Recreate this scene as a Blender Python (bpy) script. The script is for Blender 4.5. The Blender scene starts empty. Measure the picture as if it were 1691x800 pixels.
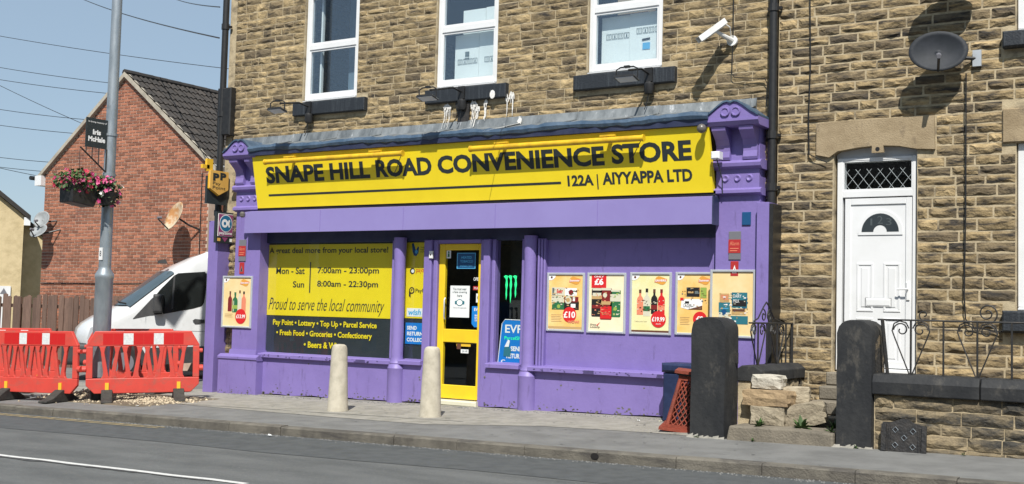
import bpy, bmesh, math, random
from mathutils import Vector, Matrix, noise as mnoise
RND = random.Random(7)
rad = math.radians
scene = bpy.context.scene
COL = scene.collection

# ------------------------------------------------------------------ camera, world, sun, exposure
CAM_LOC = Vector((0.0, -15.0, 1.56))
CAM_YAW, CAM_PITCH, CAM_ROLL, CAM_F = 0.56747, 0.05946, 0.02588, 1933.5   # F in pixels of a 1691 px wide picture
def cam_axes():
    cy, sy, cp, sp = math.cos(CAM_YAW), math.sin(CAM_YAW), math.cos(CAM_PITCH), math.sin(CAM_PITCH)
    f = Vector((-sy*cp, cy*cp, sp)); r = Vector((cy, sy, 0)); u = r.cross(f)
    c, s = math.cos(CAM_ROLL), math.sin(CAM_ROLL)
    return r*c+u*s, u*c-r*s, f
CR, CU, CF = cam_axes()
cd = bpy.data.cameras.new('camera'); cam = bpy.data.objects.new('camera', cd); COL.objects.link(cam)
cam.matrix_world = Matrix(((CR.x, CU.x, -CF.x, CAM_LOC.x), (CR.y, CU.y, -CF.y, CAM_LOC.y), (CR.z, CU.z, -CF.z, CAM_LOC.z), (0, 0, 0, 1)))
cd.sensor_width = 36.0; cd.lens = 36.0*CAM_F/1691.0; cd.clip_end = 3000; cd.clip_start = 0.1
scene.camera = cam

SUN_DIR = Vector((-0.54, 1.0, -1.36)).normalized()          # the way the light travels
world = bpy.data.worlds.new('World'); scene.world = world; world.use_nodes = True
wn = world.node_tree; bg = wn.nodes['Background']
sky = wn.nodes.new('ShaderNodeTexSky'); sky.sky_type = 'NISHITA'; sky.sun_disc = False
toS = -SUN_DIR
sky.sun_elevation = math.asin(toS.z); sky.sun_rotation = math.atan2(toS.x, toS.y)
sky.air_density = 1.0; sky.dust_density = 0.4; sky.ozone_density = 2.5; sky.altitude = 100
veil = wn.nodes.new('ShaderNodeMix'); veil.data_type = 'RGBA'; veil.inputs[0].default_value = .64; veil.inputs[7].default_value = (3.5, 4.5, 5.45, 1)   # thin even summer haze
wn.links.new(sky.outputs[0], veil.inputs[6]); wn.links.new(veil.outputs[2], bg.inputs[0]); bg.inputs[1].default_value = 0.095
sd = bpy.data.lights.new('sun', 'SUN'); sd.energy = 5.0; sd.angle = rad(0.53); sd.color = (1.0, 0.955, 0.88)
sun = bpy.data.objects.new('sun', sd); COL.objects.link(sun); sun.location = (10, -20, 30)
sun.rotation_euler = SUN_DIR.to_track_quat('-Z', 'Y').to_euler()
vs = scene.view_settings; vs.view_transform = 'Standard'; vs.look = 'None'; vs.exposure = 0.3; vs.gamma = 1.0
vs.use_curve_mapping = False
scene.cycles.max_bounces = 8; scene.cycles.transparent_max_bounces = 12

# ------------------------------------------------------------------ measuring helpers (photo pixel -> metres on a real plane)
def ray(x, y): return CR*((x-845.5)/CAM_F) - CU*((y-400.0)/CAM_F) + CF
def A(x, y, Y):
    d = ray(x, y); t = (Y-CAM_LOC.y)/d.y; p = CAM_LOC+d*t; return p.x, p.z
def gz(X, Y): return .0165*(X+15.8)+.02*(Y+.25)             # the street climbs to the right and falls to the kerb

# ------------------------------------------------------------------ materials
MATS = {}
def pm(name, col, col2=None, scale=6.0, rough=.65, bump=0.0, bscale=90.0, metal=0.0, spec=.5, island=0.0, mixlo=.4, mixhi=.65, coat=0.0, stretch=None, emis=None, grime=None, isl_dark=None):
    m = bpy.data.materials.new(name); MATS[name] = m; m.use_nodes = True
    nt = m.node_tree; b = nt.nodes['Principled BSDF']; N = nt.nodes.new; L = nt.links.new
    b.inputs['Roughness'].default_value = rough; b.inputs['Metallic'].default_value = metal
    b.inputs['Specular IOR Level'].default_value = spec; b.inputs['Coat Weight'].default_value = coat
    geo = N('ShaderNodeNewGeometry'); pos = geo.outputs['Position']
    if stretch:
        mp = N('ShaderNodeMapping'); mp.inputs['Scale'].default_value = stretch; L(pos, mp.inputs[0]); pos = mp.outputs[0]
    out = None
    if col2 is not None:
        t = N('ShaderNodeTexNoise'); t.inputs['Scale'].default_value = scale; t.inputs['Detail'].default_value = 7; t.inputs['Roughness'].default_value = .62
        L(pos, t.inputs['Vector'])
        r = N('ShaderNodeMapRange'); r.inputs[1].default_value = mixlo; r.inputs[2].default_value = mixhi; L(t.outputs[0], r.inputs[0])
        mx = N('ShaderNodeMix'); mx.data_type = 'RGBA'; mx.inputs[6].default_value = (*col, 1); mx.inputs[7].default_value = (*col2, 1)
        L(r.outputs[0], mx.inputs[0]); out = mx.outputs[2]
    if island:
        oi = N('ShaderNodeObjectInfo'); ad = N('ShaderNodeMath'); ad.operation = 'ADD'; L(oi.outputs['Random'], ad.inputs[0]); L(geo.outputs['Random Per Island'], ad.inputs[1])
        fr = N('ShaderNodeMath'); fr.operation = 'FRACT'; L(ad.outputs[0], fr.inputs[0])
        mr = N('ShaderNodeMapRange'); mr.inputs[3].default_value = 1-island; mr.inputs[4].default_value = 1+island*.8; L(fr.outputs[0], mr.inputs[0])
        hs = N('ShaderNodeHueSaturation'); L(mr.outputs[0], hs.inputs['Value'])
        if out is not None: L(out, hs.inputs['Color'])
        else: hs.inputs['Color'].default_value = (*col, 1)
        out = hs.outputs[0]
        if isl_dark:                                         # some pieces are much sootier than their neighbours
            mu = N('ShaderNodeMath'); mu.operation = 'MULTIPLY'; mu.inputs[1].default_value = 7.31; L(fr.outputs[0], mu.inputs[0])
            f2 = N('ShaderNodeMath'); f2.operation = 'FRACT'; L(mu.outputs[0], f2.inputs[0])
            m3 = N('ShaderNodeMapRange'); m3.inputs[1].default_value = isl_dark[1]; m3.inputs[2].default_value = 1.0; m3.inputs[4].default_value = isl_dark[2]; L(f2.outputs[0], m3.inputs[0])
            x3 = N('ShaderNodeMix'); x3.data_type = 'RGBA'; x3.inputs[7].default_value = (*isl_dark[0], 1); L(m3.outputs[0], x3.inputs[0]); L(out, x3.inputs[6]); out = x3.outputs[2]
    if grime:                                                # soot or dirt with a shape of its own
        gcol, gs, glo, ghi, gst = grime
        mp2 = N('ShaderNodeMapping'); mp2.inputs['Scale'].default_value = gst; L(geo.outputs['Position'], mp2.inputs[0])
        t2 = N('ShaderNodeTexNoise'); t2.inputs['Scale'].default_value = gs; t2.inputs['Detail'].default_value = 8; t2.inputs['Roughness'].default_value = .7; L(mp2.outputs[0], t2.inputs['Vector'])
        r2 = N('ShaderNodeMapRange'); r2.inputs[1].default_value = glo; r2.inputs[2].default_value = ghi; L(t2.outputs[0], r2.inputs[0])
        m2 = N('ShaderNodeMix'); m2.data_type = 'RGBA'; m2.inputs[7].default_value = (*gcol, 1); L(r2.outputs[0], m2.inputs[0])
        if out is not None: L(out, m2.inputs[6])
        else: m2.inputs[6].default_value = (*col, 1)
        out = m2.outputs[2]
    if out is not None: L(out, b.inputs['Base Color'])
    else: b.inputs['Base Color'].default_value = (*col, 1)
    if bump:
        t3 = N('ShaderNodeTexNoise'); t3.inputs['Scale'].default_value = bscale; t3.inputs['Detail'].default_value = 5; L(geo.outputs['Position'], t3.inputs['Vector'])
        bm_ = N('ShaderNodeBump'); bm_.inputs['Strength'].default_value = bump; bm_.inputs['Distance'].default_value = .02
        L(t3.outputs[0], bm_.inputs['Height']); L(bm_.outputs[0], b.inputs['Normal'])
    if emis:
        b.inputs['Emission Color'].default_value = (*emis[0], 1); b.inputs['Emission Strength'].default_value = emis[1]
    return m
def glass(name, tint=(.9, .95, 1), refl=.1, dark=.0):
    m = bpy.data.materials.new(name); MATS[name] = m; m.use_nodes = True; nt = m.node_tree; N = nt.nodes.new; L = nt.links.new
    nt.nodes.remove(nt.nodes['Principled BSDF']); o = nt.nodes['Material Output']
    tr = N('ShaderNodeBsdfTransparent'); tr.inputs[0].default_value = (*tint, 1)
    gl = N('ShaderNodeBsdfGlossy'); gl.inputs['Roughness'].default_value = .02; gl.inputs[0].default_value = (.9, .95, 1, 1)
    geo = N('ShaderNodeNewGeometry'); dt = N('ShaderNodeVectorMath'); dt.operation = 'DOT_PRODUCT'; L(geo.outputs['Normal'], dt.inputs[0]); L(geo.outputs['Incoming'], dt.inputs[1])
    ab = N('ShaderNodeMath'); ab.operation = 'ABSOLUTE'; L(dt.outputs['Value'], ab.inputs[0])
    om = N('ShaderNodeMath'); om.operation = 'SUBTRACT'; om.inputs[0].default_value = 1.0; L(ab.outputs[0], om.inputs[1])
    pw = N('ShaderNodeMath'); pw.operation = 'POWER'; pw.inputs[1].default_value = 5.0; L(om.outputs[0], pw.inputs[0])
    ma = N('ShaderNodeMath'); ma.operation = 'MULTIPLY_ADD'; ma.inputs[1].default_value = .9; ma.inputs[2].default_value = refl; L(pw.outputs[0], ma.inputs[0])
    mx = N('ShaderNodeMixShader'); L(ma.outputs[0], mx.inputs[0]); L(tr.outputs[0], mx.inputs[1]); L(gl.outputs[0], mx.inputs[2]); L(mx.outputs[0], o.inputs[0])
    return m

pm('asphalt', (.135, .14, .138), (.085, .09, .09), scale=1.6, rough=.9, bump=.8, bscale=120, mixlo=.36, mixhi=.66, stretch=(.5, 1.3, 1), grime=((.22, .22, .21), 55, .56, .66, (1, 1, 1)))
pm('asphalt_dark', (.082, .088, .09), (.06, .065, .067), scale=6, rough=.88, bump=.5, bscale=170, grime=((.13, .13, .125), 75, .58, .72, (1, 1, 1)))
pm('tarmac', (.185, .185, .178), (.135, .135, .13), scale=2.2, rough=.92, bump=.5, bscale=150, grime=((.08, .08, .078), 2.3, .62, .72, (.5, 1.6, 1)))
pm('concrete', (.30, .285, .25), (.22, .21, .18), scale=4, rough=.9, bump=.5, bscale=80, grime=((.13, .125, .11), 7, .56, .72, (1, 1, 1)))
pm('kerbstone', (.150, .137, .112), (.085, .077, .065), scale=4, rough=.9, bump=.5, bscale=60, island=.12, grime=((.06, .055, .05), 3, .52, .68, (.6, 1, 4)))
pm('earth', (.15, .12, .08), (.09, .075, .05), scale=5, rough=.95, bump=.6, bscale=40)
pm('white_paint', (.60, .60, .58), (.36, .36, .35), scale=16, rough=.7, mixlo=.5, mixhi=.75)
pm('yellow_line', (.48, .36, .16), (.22, .19, .13), scale=14, rough=.8, mixlo=.4, mixhi=.6)
pm('stone', (.395, .298, .160), (.25, .182, .09), scale=6, rough=.92, bump=.6, bscale=42, island=.30, isl_dark=((.085, .066, .045), .55, .75), grime=((.035, .030, .025), 4.2, .46, .66, (.7, 1, 2.8)))
pm('stone_lower', (.40, .300, .160), (.25, .182, .092), scale=6, rough=.92, bump=.6, bscale=42, island=.30, isl_dark=((.075, .060, .044), .5, .8), grime=((.035, .030, .025), 4.6, .45, .61, (.6, 1, 3.0)))
pm('stone_front', (.30, .235, .14), (.17, .135, .085), scale=4, rough=.92, bump=.6, bscale=40, island=.3, grime=((.045, .042, .036), 2.2, .42, .62, (1, 1, 2.4)))
pm('mortar', (.47, .39, .255), (.34, .275, .175), scale=7, rough=.95, bump=.3, bscale=60, grime=((.11, .09, .065), 2.6, .50, .68, (1, 1, 2)))
pm('ashlar', (.34, .265, .165), (.24, .18, .105), scale=3, rough=.9, bump=.35, bscale=60, grime=((.08, .06, .045), 3, .56, .72, (1.2, 1, .7)))
pm('black_stone', (.0105, .012, .0145), (.026, .027, .028), scale=3.5, rough=.75, bump=.35, bscale=16, stretch=(1, 1, .45), grime=((.085, .078, .066), 4.2, .57, .74, (1, 1, .55)))
pm('black_sill', (.017, .021, .027), (.04, .048, .056), scale=9, rough=.55, bump=.3, bscale=40, stretch=(3, 3, .25), mixlo=.5, mixhi=.68)
pm('chipped_stone', (.028, .027, .026), (.20, .155, .10), scale=5, rough=.85, bump=.8, bscale=25, mixlo=.54, mixhi=.6)
pm('lead', (.24, .26, .27), (.11, .125, .135), scale=4, rough=.5, bump=.3, bscale=14, metal=.25, stretch=(1.4, 1, .5), grime=((.50, .52, .53), 5, .60, .68, (1.6, 1, .45)))
pm('blue_lead', (.040, .075, .125), (.085, .13, .19), scale=5, rough=.45, bump=.6, bscale=9, grime=((.30, .34, .36), 6, .66, .73, (1, 1, 2)))
pm('droppings', (.78, .77, .74), (.5, .48, .44), scale=30, rough=.9)
pm('purple', (.214, .163, .420), (.192, .145, .382), scale=2.6, rough=.5, bump=.12, bscale=22, grime=((.105, .078, .19), 5, .58, .80, (2.2, 2.2, .5)))
pm('purple_canopy', (.260, .222, .485), (.243, .204, .455), scale=1.2, rough=.35, bump=.03, bscale=12, grime=((.19, .15, .36), 4, .68, .8, (.4, 1, 2)))
pm('navy', (.022, .03, .075), (.04, .05, .10), scale=4, rough=.5)
pm('yellow', (.86, .67, .020), (.81, .62, .018), scale=1.5, rough=.38, grime=((.55, .43, .05), 5, .72, .82, (1, 1, .6)))
pm('yellow_tube', (.74, .47, .018), (.56, .33, .02), scale=7, rough=.4, grime=((.2, .09, .03), 18, .66, .74, (1, 1, 1)))
pm('yellow_door', (.80, .56, .018), (.72, .49, .02), scale=3, rough=.42, grime=((.33, .22, .06), 9, .66, .78, (1, 1, 1)))
pm('sign_dark', (.022, .03, .033), rough=.5)
pm('panel_dark', (.028, .036, .042), (.036, .045, .05), scale=3, rough=.35)
pm('upvc', (.72, .73, .74), (.67, .68, .68), scale=2, rough=.28, spec=.5)
pm('upvc_grey', (.55, .56, .57), rough=.4)
pm('cardboard_white', (.86, .88, .84), (.80, .82, .78), scale=3, rough=.8)
pm('cardboard', (.36, .27, .18), (.30, .22, .14), scale=3, rough=.85)
pm('print_grey', (.12, .15, .15), rough=.8)
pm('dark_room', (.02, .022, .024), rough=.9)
pm('sky_reflection', (.20, .28, .34), (.13, .19, .24), scale=1.0, rough=.8)
pm('black_plastic', (.014, .014, .015), (.022, .022, .022), scale=12, rough=.45)
pm('rubber', (.025, .024, .022), (.05, .047, .04), scale=10, rough=.85, bump=.4, bscale=40)
pm('iron', (.018, .018, .018), (.05, .038, .028), scale=25, rough=.6, mixlo=.55, mixhi=.7)
pm('cast_iron', (.018, .018, .019), (.04, .036, .033), scale=12, rough=.55, bump=.4, bscale=40)
pm('galvanised', (.36, .40, .43), (.27, .31, .34), scale=9, rough=.42, metal=.55, stretch=(1, 1, .35), grime=((.18, .19, .2), 6, .6, .75, (1, 1, .4)))
pm('concrete_post', (.50, .46, .37), (.39, .355, .28), scale=8, rough=.92, bump=.4, bscale=90, grime=((.22, .20, .16), 6, .6, .78, (1, 1, .6)))
pm('aluminium', (.56, .59, .62), (.5, .53, .56), scale=6, rough=.36, metal=.35)
pm('white_metal', (.76, .77, .77), (.68, .69, .69), scale=5, rough=.35)
pm('camera_white', (.74, .75, .74), (.6, .6, .58), scale=9, rough=.4)
pm('dish_dark', (.022, .026, .032), (.032, .036, .044), scale=7, rough=.6, spec=.25, bump=.1, bscale=400)
pm('dish_grey', (.30, .32, .33), (.2, .21, .21), scale=4, rough=.5)
pm('dish_rust', (.55, .46, .33), (.42, .2, .07), scale=3.2, rough=.6, mixlo=.47, mixhi=.6)
pm('brick', (.375, .150, .086), (.29, .110, .066), scale=9, rough=.88, bump=.4, bscale=90, island=.38, grime=((.16, .062, .045), 1.6, .56, .7, (1, 1, 1)))
pm('brick_mortar', (.52, .40, .32), (.44, .33, .26), scale=7, rough=.95)
pm('verge', (.42, .38, .31), (.3, .27, .22), scale=4, rough=.9)
pm('roof_tile', (.026, .023, .021), (.044, .036, .030), scale=6, rough=.75, island=.25, bump=.3, bscale=50)
pm('cream_stone', (.56, .455, .27), (.46, .37, .21), scale=3, rough=.9, bump=.6, bscale=7)
pm('fence_wood', (.175, .108, .080), (.115, .070, .053), scale=5, rough=.85, stretch=(6, 6, .6), island=.22, bump=.3, bscale=60)
pm('van_paint', (.64, .655, .665), (.58, .595, .60), scale=2, rough=.2, spec=.5, coat=.4, grime=((.40, .39, .37), 5, .62, .8, (1, 1, .6)))
pm('van_trim', (.032, .033, .035), (.045, .045, .046), scale=9, rough=.6)
pm('tyre', (.015, .015, .015), (.025, .025, .025), scale=9, rough=.85)
pm('barrier_red', (.60, .066, .048), (.53, .06, .045), scale=5, rough=.42, grime=((.36, .10, .075), 5, .52, .72, (1, 1, 1.6)))
pm('reflect_red', (.50, .018, .018), rough=.3)
pm('reflect_white', (.66, .68, .68), (.54, .56, .56), scale=30, rough=.35)
pm('clip_yellow', (.75, .45, .03), rough=.5)
pm('gravel', (.50, .42, .30), (.36, .29, .2), scale=20, rough=.9, island=.4)
pm('loose_stone', (.38, .33, .24), (.25, .21, .15), scale=5, rough=.92, bump=.9, bscale=30, island=.2)
pm('loose_stone_pale', (.50, .47, .40), (.38, .35, .29), scale=6, rough=.92, bump=.6, bscale=40)
pm('loose_stone_warm', (.36, .26, .15), (.24, .17, .10), scale=5, rough=.9, bump=.7, bscale=24)
pm('step_stone', (.20, .175, .135), (.13, .115, .09), scale=4, rough=.9, bump=.6, bscale=40)
pm('terracotta', (.25, .046, .023), (.15, .03, .016), scale=9, rough=.7, bump=.3, bscale=60)
pm('blue_plastic', (.010, .019, .06), (.018, .032, .09), scale=8, rough=.5)
pm('leaf', (.055, .115, .025), (.035, .075, .018), scale=30, rough=.6, island=.4)
pm('leaf_dark', (.030, .055, .018), (.02, .04, .013), scale=30, rough=.6, island=.4)
pm('petal_pink', (.50, .035, .16), (.62, .12, .27), scale=30, rough=.55, island=.35)
pm('petal_red', (.42, .02, .045), (.35, .02, .06), scale=30, rough=.55, island=.35)
pm('petal_white', (.80, .78, .72), rough=.55, island=.1)
pm('paper', (.72, .74, .74), rough=.6)
pm('poster_orange', (.80, .50, .15), (.86, .62, .27), scale=4, rough=.3)
pm('poster_cream', (.80, .70, .45), (.84, .76, .55), scale=4, rough=.3)
pm('poster_lime', (.74, .70, .34), (.80, .76, .47), scale=4, rough=.3)
pm('poster_sand', (.78, .58, .28), (.82, .65, .36), scale=4, rough=.3)
pm('print_red', (.62, .022, .025), rough=.35); pm('print_white', (.82, .82, .80), rough=.4); pm('print_black', (.02, .018, .018), rough=.35)
pm('print_green', (.03, .15, .06), rough=.35); pm('print_lime', (.28, .40, .08), rough=.35); pm('print_teal', (.03, .16, .20), rough=.35)
pm('print_coral', (.72, .24, .14), rough=.35); pm('print_amber', (.70, .33, .06), rough=.35); pm('print_brown', (.12, .05, .03), rough=.35)
pm('print_pale', (.62, .60, .46), rough=.4); pm('print_tan', (.50, .33, .14), rough=.4); pm('print_deep_red', (.20, .02, .02), rough=.35)
pm('sticker_blue', (.012, .20, .60), rough=.35); pm('sticker_navy', (.012, .075, .19), rough=.35); pm('sky_print', (.10, .42, .70), rough=.35)
pm('paypoint_yellow', (.72, .43, .10), (.66, .38, .09), scale=3, rough=.45); pm('payzone_purple', (.27, .055, .15), rough=.45); pm('payzone_blue', (.02, .15, .28), rough=.45)
pm('alarm_red', (.40, .03, .03), rough=.4); pm('alarm_grey', (.16, .16, .18), rough=.4); pm('smoke_ball', (.12, .11, .10), rough=.3)
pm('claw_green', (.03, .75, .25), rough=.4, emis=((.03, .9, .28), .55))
pm('leaded', (.30, .33, .34), rough=.5)
glass('window_glass', (.95, .985, 1.0), .13); glass('shop_glass', (.95, .97, .97), .035); glass('van_glass', (.42, .46, .47), .03); glass('screen_glass', (.55, .62, .66), .07)

# ------------------------------------------------------------------ scene-graph helpers
WLOC = {}
def tag(o, label=None, cat=None, group=None, kind=None):
    if label: o['label'] = label
    if cat: o['category'] = cat
    if group: o['group'] = group
    if kind: o['kind'] = kind
    return o
def thing(name, loc, label, cat, group=None, rotz=0.0, rot=None):
    o = bpy.data.objects.new(name, None); COL.objects.link(o); o.location = loc; o.empty_display_size = .2
    o.rotation_euler = rot if rot else (0, 0, rotz)
    WLOC[o] = Vector(loc) if (not rotz and not rot) else None
    return tag(o, label, cat, group)
class MB:
    def __init__(s): s.v = []; s.f = []
    def add(s, vs_, fs):
        n = len(s.v); s.v += [tuple(v) for v in vs_]; s.f += [tuple(i+n for i in f) for f in fs]; return s
    def box(s, x0, x1, y0, y1, z0, z1):
        return s.add([(x0, y0, z0), (x1, y0, z0), (x1, y1, z0), (x0, y1, z0), (x0, y0, z1), (x1, y0, z1), (x1, y1, z1), (x0, y1, z1)],
                     [(0, 3, 2, 1), (4, 5, 6, 7), (0, 1, 5, 4), (1, 2, 6, 5), (2, 3, 7, 6), (3, 0, 4, 7)])
    def bbox(s, x0, x1, y0, y1, z0, z1, c=.01):            # box with its front (-Y) edges chamfered
        a = [(x0, y1, z0), (x1, y1, z0), (x1, y1, z1), (x0, y1, z1)]; b = [(x0, y0+c, z0), (x1, y0+c, z0), (x1, y0+c, z1), (x0, y0+c, z1)]
        d = [(x0+c, y0, z0+c), (x1-c, y0, z0+c), (x1-c, y0, z1-c), (x0+c, y0, z1-c)]
        fs = [(3, 2, 1, 0)] + [(i, (i+1) % 4, (i+1) % 4+4, i+4) for i in range(4)] + [(i+4, (i+1) % 4+4, (i+1) % 4+8, i+8) for i in range(4)] + [(8, 9, 10, 11)]
        return s.add(a+b+d, fs)
    def prism(s, poly, y0, y1):                            # poly in (x, z), extruded in y
        n = len(poly)
        return s.add([(x, y0, z) for x, z in poly]+[(x, y1, z) for x, z in poly],
                     [tuple(range(n)), tuple(range(2*n-1, n-1, -1))]+[(i+n, (i+1) % n+n, (i+1) % n, i) for i in range(n)])
    def prismx(s, poly, x0, x1):                           # poly in (y, z), extruded in x
        n = len(poly)
        return s.add([(x0, y, z) for y, z in poly]+[(x1, y, z) for y, z in poly],
                     [tuple(range(n-1, -1, -1)), tuple(range(n, 2*n))]+[(i, (i+1) % n, (i+1) % n+n, i+n) for i in range(n)])
    def flat(s, poly, y):
        return s.add([(x, y, z) for x, z in poly], [tuple(range(len(poly)))])
    def tube(s, pts, r, n=8, closed=False):
        pts = [Vector(p) for p in pts]; rs = r if isinstance(r, (list, tuple)) else [r]*len(pts)
        base = len(s.v); m = len(pts); up = None
        for i, p in enumerate(pts):
            a = pts[i-1] if i or closed else p; b = pts[(i+1) % m] if i < m-1 or closed else p
            t = (b-a).normalized()
            if up is None: up = Vector((0, 0, 1)) if abs(t.z) < .9 else Vector((0, 1, 0))
            u = t.cross(up).normalized(); w = u.cross(t).normalized(); up = w
            for k in range(n):
                q = p+(u*math.cos(2*math.pi*k/n)+w*math.sin(2*math.pi*k/n))*rs[i]; s.v.append(tuple(q))
        for i in range(m if closed else m-1):
            j = (i+1) % m
            for k in range(n): s.f.append((base+i*n+k, base+i*n+(k+1) % n, base+j*n+(k+1) % n, base+j*n+k))
        if not closed: s.f.append(tuple(base+k for k in range(n-1, -1, -1))); s.f.append(tuple(base+(m-1)*n+k for k in range(n)))
        return s
    def lathe(s, prof, n=20, c=(0, 0, 0)):                 # prof: (r, z)
        base = len(s.v)
        for r, z in prof:
            for k in range(n): s.v.append((c[0]+r*math.cos(2*math.pi*k/n), c[1]+r*math.sin(2*math.pi*k/n), c[2]+z))
        for i in range(len(prof)-1):
            for k in range(n): s.f.append((base+i*n+k, base+i*n+(k+1) % n, base+(i+1)*n+(k+1) % n, base+(i+1)*n+k))
        s.f.append(tuple(base+k for k in range(n-1, -1, -1))); s.f.append(tuple(base+(len(prof)-1)*n+k for k in range(n)))
        return s
    def xf(s, M, start=0):
        for i in range(start, len(s.v)): s.v[i] = tuple(M @ Vector(s.v[i]))
        return s
    def build(s, name, mat, parent=None, local=False, smooth=False, bevel=0.0, label=None, cat=None, group=None, kind=None):
        vs_ = [Vector(v) for v in s.v]
        lo = Vector([min(v[i] for v in vs_) for i in range(3)]); hi = Vector([max(v[i] for v in vs_) for i in range(3)])
        c = Vector(((lo.x+hi.x)/2, (lo.y+hi.y)/2, lo.z))
        me = bpy.data.meshes.new(name); me.from_pydata([tuple(v-c) for v in vs_], [], s.f); me.update()
        me.materials.append(MATS[mat] if isinstance(mat, str) else mat)
        if smooth:
            for p in me.polygons: p.use_smooth = True
            try: me.set_sharp_from_angle(angle=rad(35))
            except Exception: pass
        o = bpy.data.objects.new(name, me); COL.objects.link(o)
        place(o, c, parent, local)
        if bevel:
            bv = o.modifiers.new('bevel', 'BEVEL'); bv.width = bevel; bv.segments = 2; bv.limit_method = 'ANGLE'; bv.angle_limit = rad(40)
        return tag(o, label, cat, group, kind)
def place(o, c, parent, local=False):
    c = Vector(c)
    if parent is None: o.location = c; WLOC[o] = c; return o
    o.parent = parent
    pw = WLOC.get(parent)
    if local or pw is None: o.location = c; WLOC[o] = None
    else: o.location = c-pw; WLOC[o] = c
    return o
def sub(o_local_parent): return o_local_parent
def link_mesh(name, me, c, parent, scale=(1, 1, 1), rot=None):
    o = bpy.data.objects.new(name, me); COL.objects.link(o); place(o, c, parent); o.scale = scale
    if rot: o.rotation_euler = rot
    return o
def text(body, x0, x1, z0, z1, Y, mat, parent, name='lettering', bold=.0, shear=0.0, tilt=None, local=False):
    """flat lettering fitted into a rectangle on the plane y = Y (or on a tilted plane), facing -Y"""
    cu = bpy.data.curves.new('t', 'FONT'); cu.body = body; cu.size = 1; cu.offset = bold; cu.shear = shear; cu.resolution_u = 3
    to = bpy.data.objects.new('t', cu); me = bpy.data.meshes.new_from_object(to)
    bpy.data.objects.remove(to); bpy.data.curves.remove(cu)
    xs = [v.co.x for v in me.vertices]; ys = [v.co.y for v in me.vertices]
    ax, bx, ay, by = min(xs), max(xs), min(ys), max(ys)
    m = MB()
    for v in me.vertices:
        X = x0+(v.co.x-ax)/(bx-ax)*(x1-x0); Z = z0+(v.co.y-ay)/(by-ay)*(z1-z0)
        m.v.append((X, Y if tilt is None else tilt(Z), Z))
    m.f = [tuple(p.vertices) for p in me.polygons]
    bpy.data.meshes.remove(me)
    return m.build(name, mat, parent, local)
def ptext(body, xl, yl, xr, yr, h, Y, mat, parent, **k):
    """text whose baseline runs from photo point l to r, cap height h px at the left"""
    X0, Z0 = A(xl, yl, Y); X1, Z1 = A(xr, yr, Y); Zt = A(xl, yl-h, Y)[1]; zb = (Z0+Z1)/2
    return text(body, X0, X1, zb, zb+(Zt-Z0), Y, mat, parent, **k)
def disc(m, cx, cz, r, y, n=20, rz=None):
    return m.flat([(cx+r*math.cos(2*math.pi*k/n), cz+(rz or r)*math.sin(2*math.pi*k/n)) for k in range(n)], y)
def arc(cx, cz, r, a0, a1, n=8, rz=None): return [(cx+r*math.cos(rad(a0+(a1-a0)*k/n)), cz+(rz or r)*math.sin(rad(a0+(a1-a0)*k/n))) for k in range(n+1)]
def rough_block(seed, nx=5, nz=3, dep=.03, wob=.05, edge=.25):
    """unit block, x and z in -.5...5, front at y = -1 (scaled by depth), rock-faced"""
    r = random.Random(seed); m = MB(); g = []
    for j in range(nz+1):
        row = []
        for i in range(nx+1):
            e = min(i, nx-i, j, nz-j)
            y = -(edge+r.uniform(-.15, .15)) if e == 0 else -(r.uniform(.45, 1.0))
            x = -.5+i/nx; z = -.5+j/nz
            if 0 < i < nx: x += r.uniform(-.05, .05)
            if 0 < j < nz: z += r.uniform(-.09, .09)
            if i == 0 or i == nx: x *= 1-r.uniform(0, .02)
            if j == 0 or j == nz: z *= 1-r.uniform(0, wob*2.2)
            row.append(len(m.v)); m.v.append((x, y, z))
        g.append(row)
    for j in range(nz):
        for i in range(nx):
            q = (g[j][i], g[j][i+1], g[j+1][i+1], g[j+1][i])
            if r.random() < .5: m.f += [(q[0], q[1], q[2]), (q[0], q[2], q[3])]
            else: m.f += [(q[0], q[1], q[3]), (q[1], q[2], q[3])]
    ring = [g[0][i] for i in range(nx+1)]+[g[j][nx] for j in range(1, nz+1)]+[g[nz][i] for i in range(nx-1, -1, -1)]+[g[j][0] for j in range(nz-1, 0, -1)]
    bk = []
    for i in ring: x, y, z = m.v[i]; bk.append(len(m.v)); m.v.append((x, .6, z))
    for k in range(len(ring)): m.f.append((ring[(k+1) % len(ring)], ring[k], bk[k], bk[(k+1) % len(ring)]))
    return m
BLOCK_M = [rough_block(100+k) for k in range(18)]
def block_meshes(mat):
    out = []
    for k, b in enumerate(BLOCK_M):
        me = bpy.data.meshes.new('stone_block'); me.from_pydata(b.v, [], b.f); me.update(); me.materials.append(MATS[mat]); out.append(me)
    return out
def lay(x0, x1, z0, z1, holes, hfun, lmin, lmax, joint, rnd, clip=None):
    """running courses; returns (xc, zc, len, height) of every piece"""
    out = []; z = z0
    while z < z1-.03:
        h = min(hfun(z, rnd), z1-z)
        if z1-(z+h) < .06: h = z1-z
        segs = [(x0, x1)]
        for hx0, hx1, hz0, hz1 in holes:
            if hz0 < z+h-.012 and hz1 > z+.012:
                ns = []
                for a, b in segs:
                    if hx0 > a: ns.append((a, min(b, hx0)))
                    if hx1 < b: ns.append((max(a, hx1), b))
                segs = [q for q in ns if q[1]-q[0] > .03]
        for a, b in segs:
            x = a
            first = True
            while x < b-.01:
                l = rnd.uniform(lmin, lmax)
                if first: l *= rnd.uniform(.5, 1.0); first = False
                if b-(x+l) < lmin*.55: l = b-x
                out.append((x+l/2, z+h/2, l-joint, h-joint)); x += l
        z += h
    return out
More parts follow.
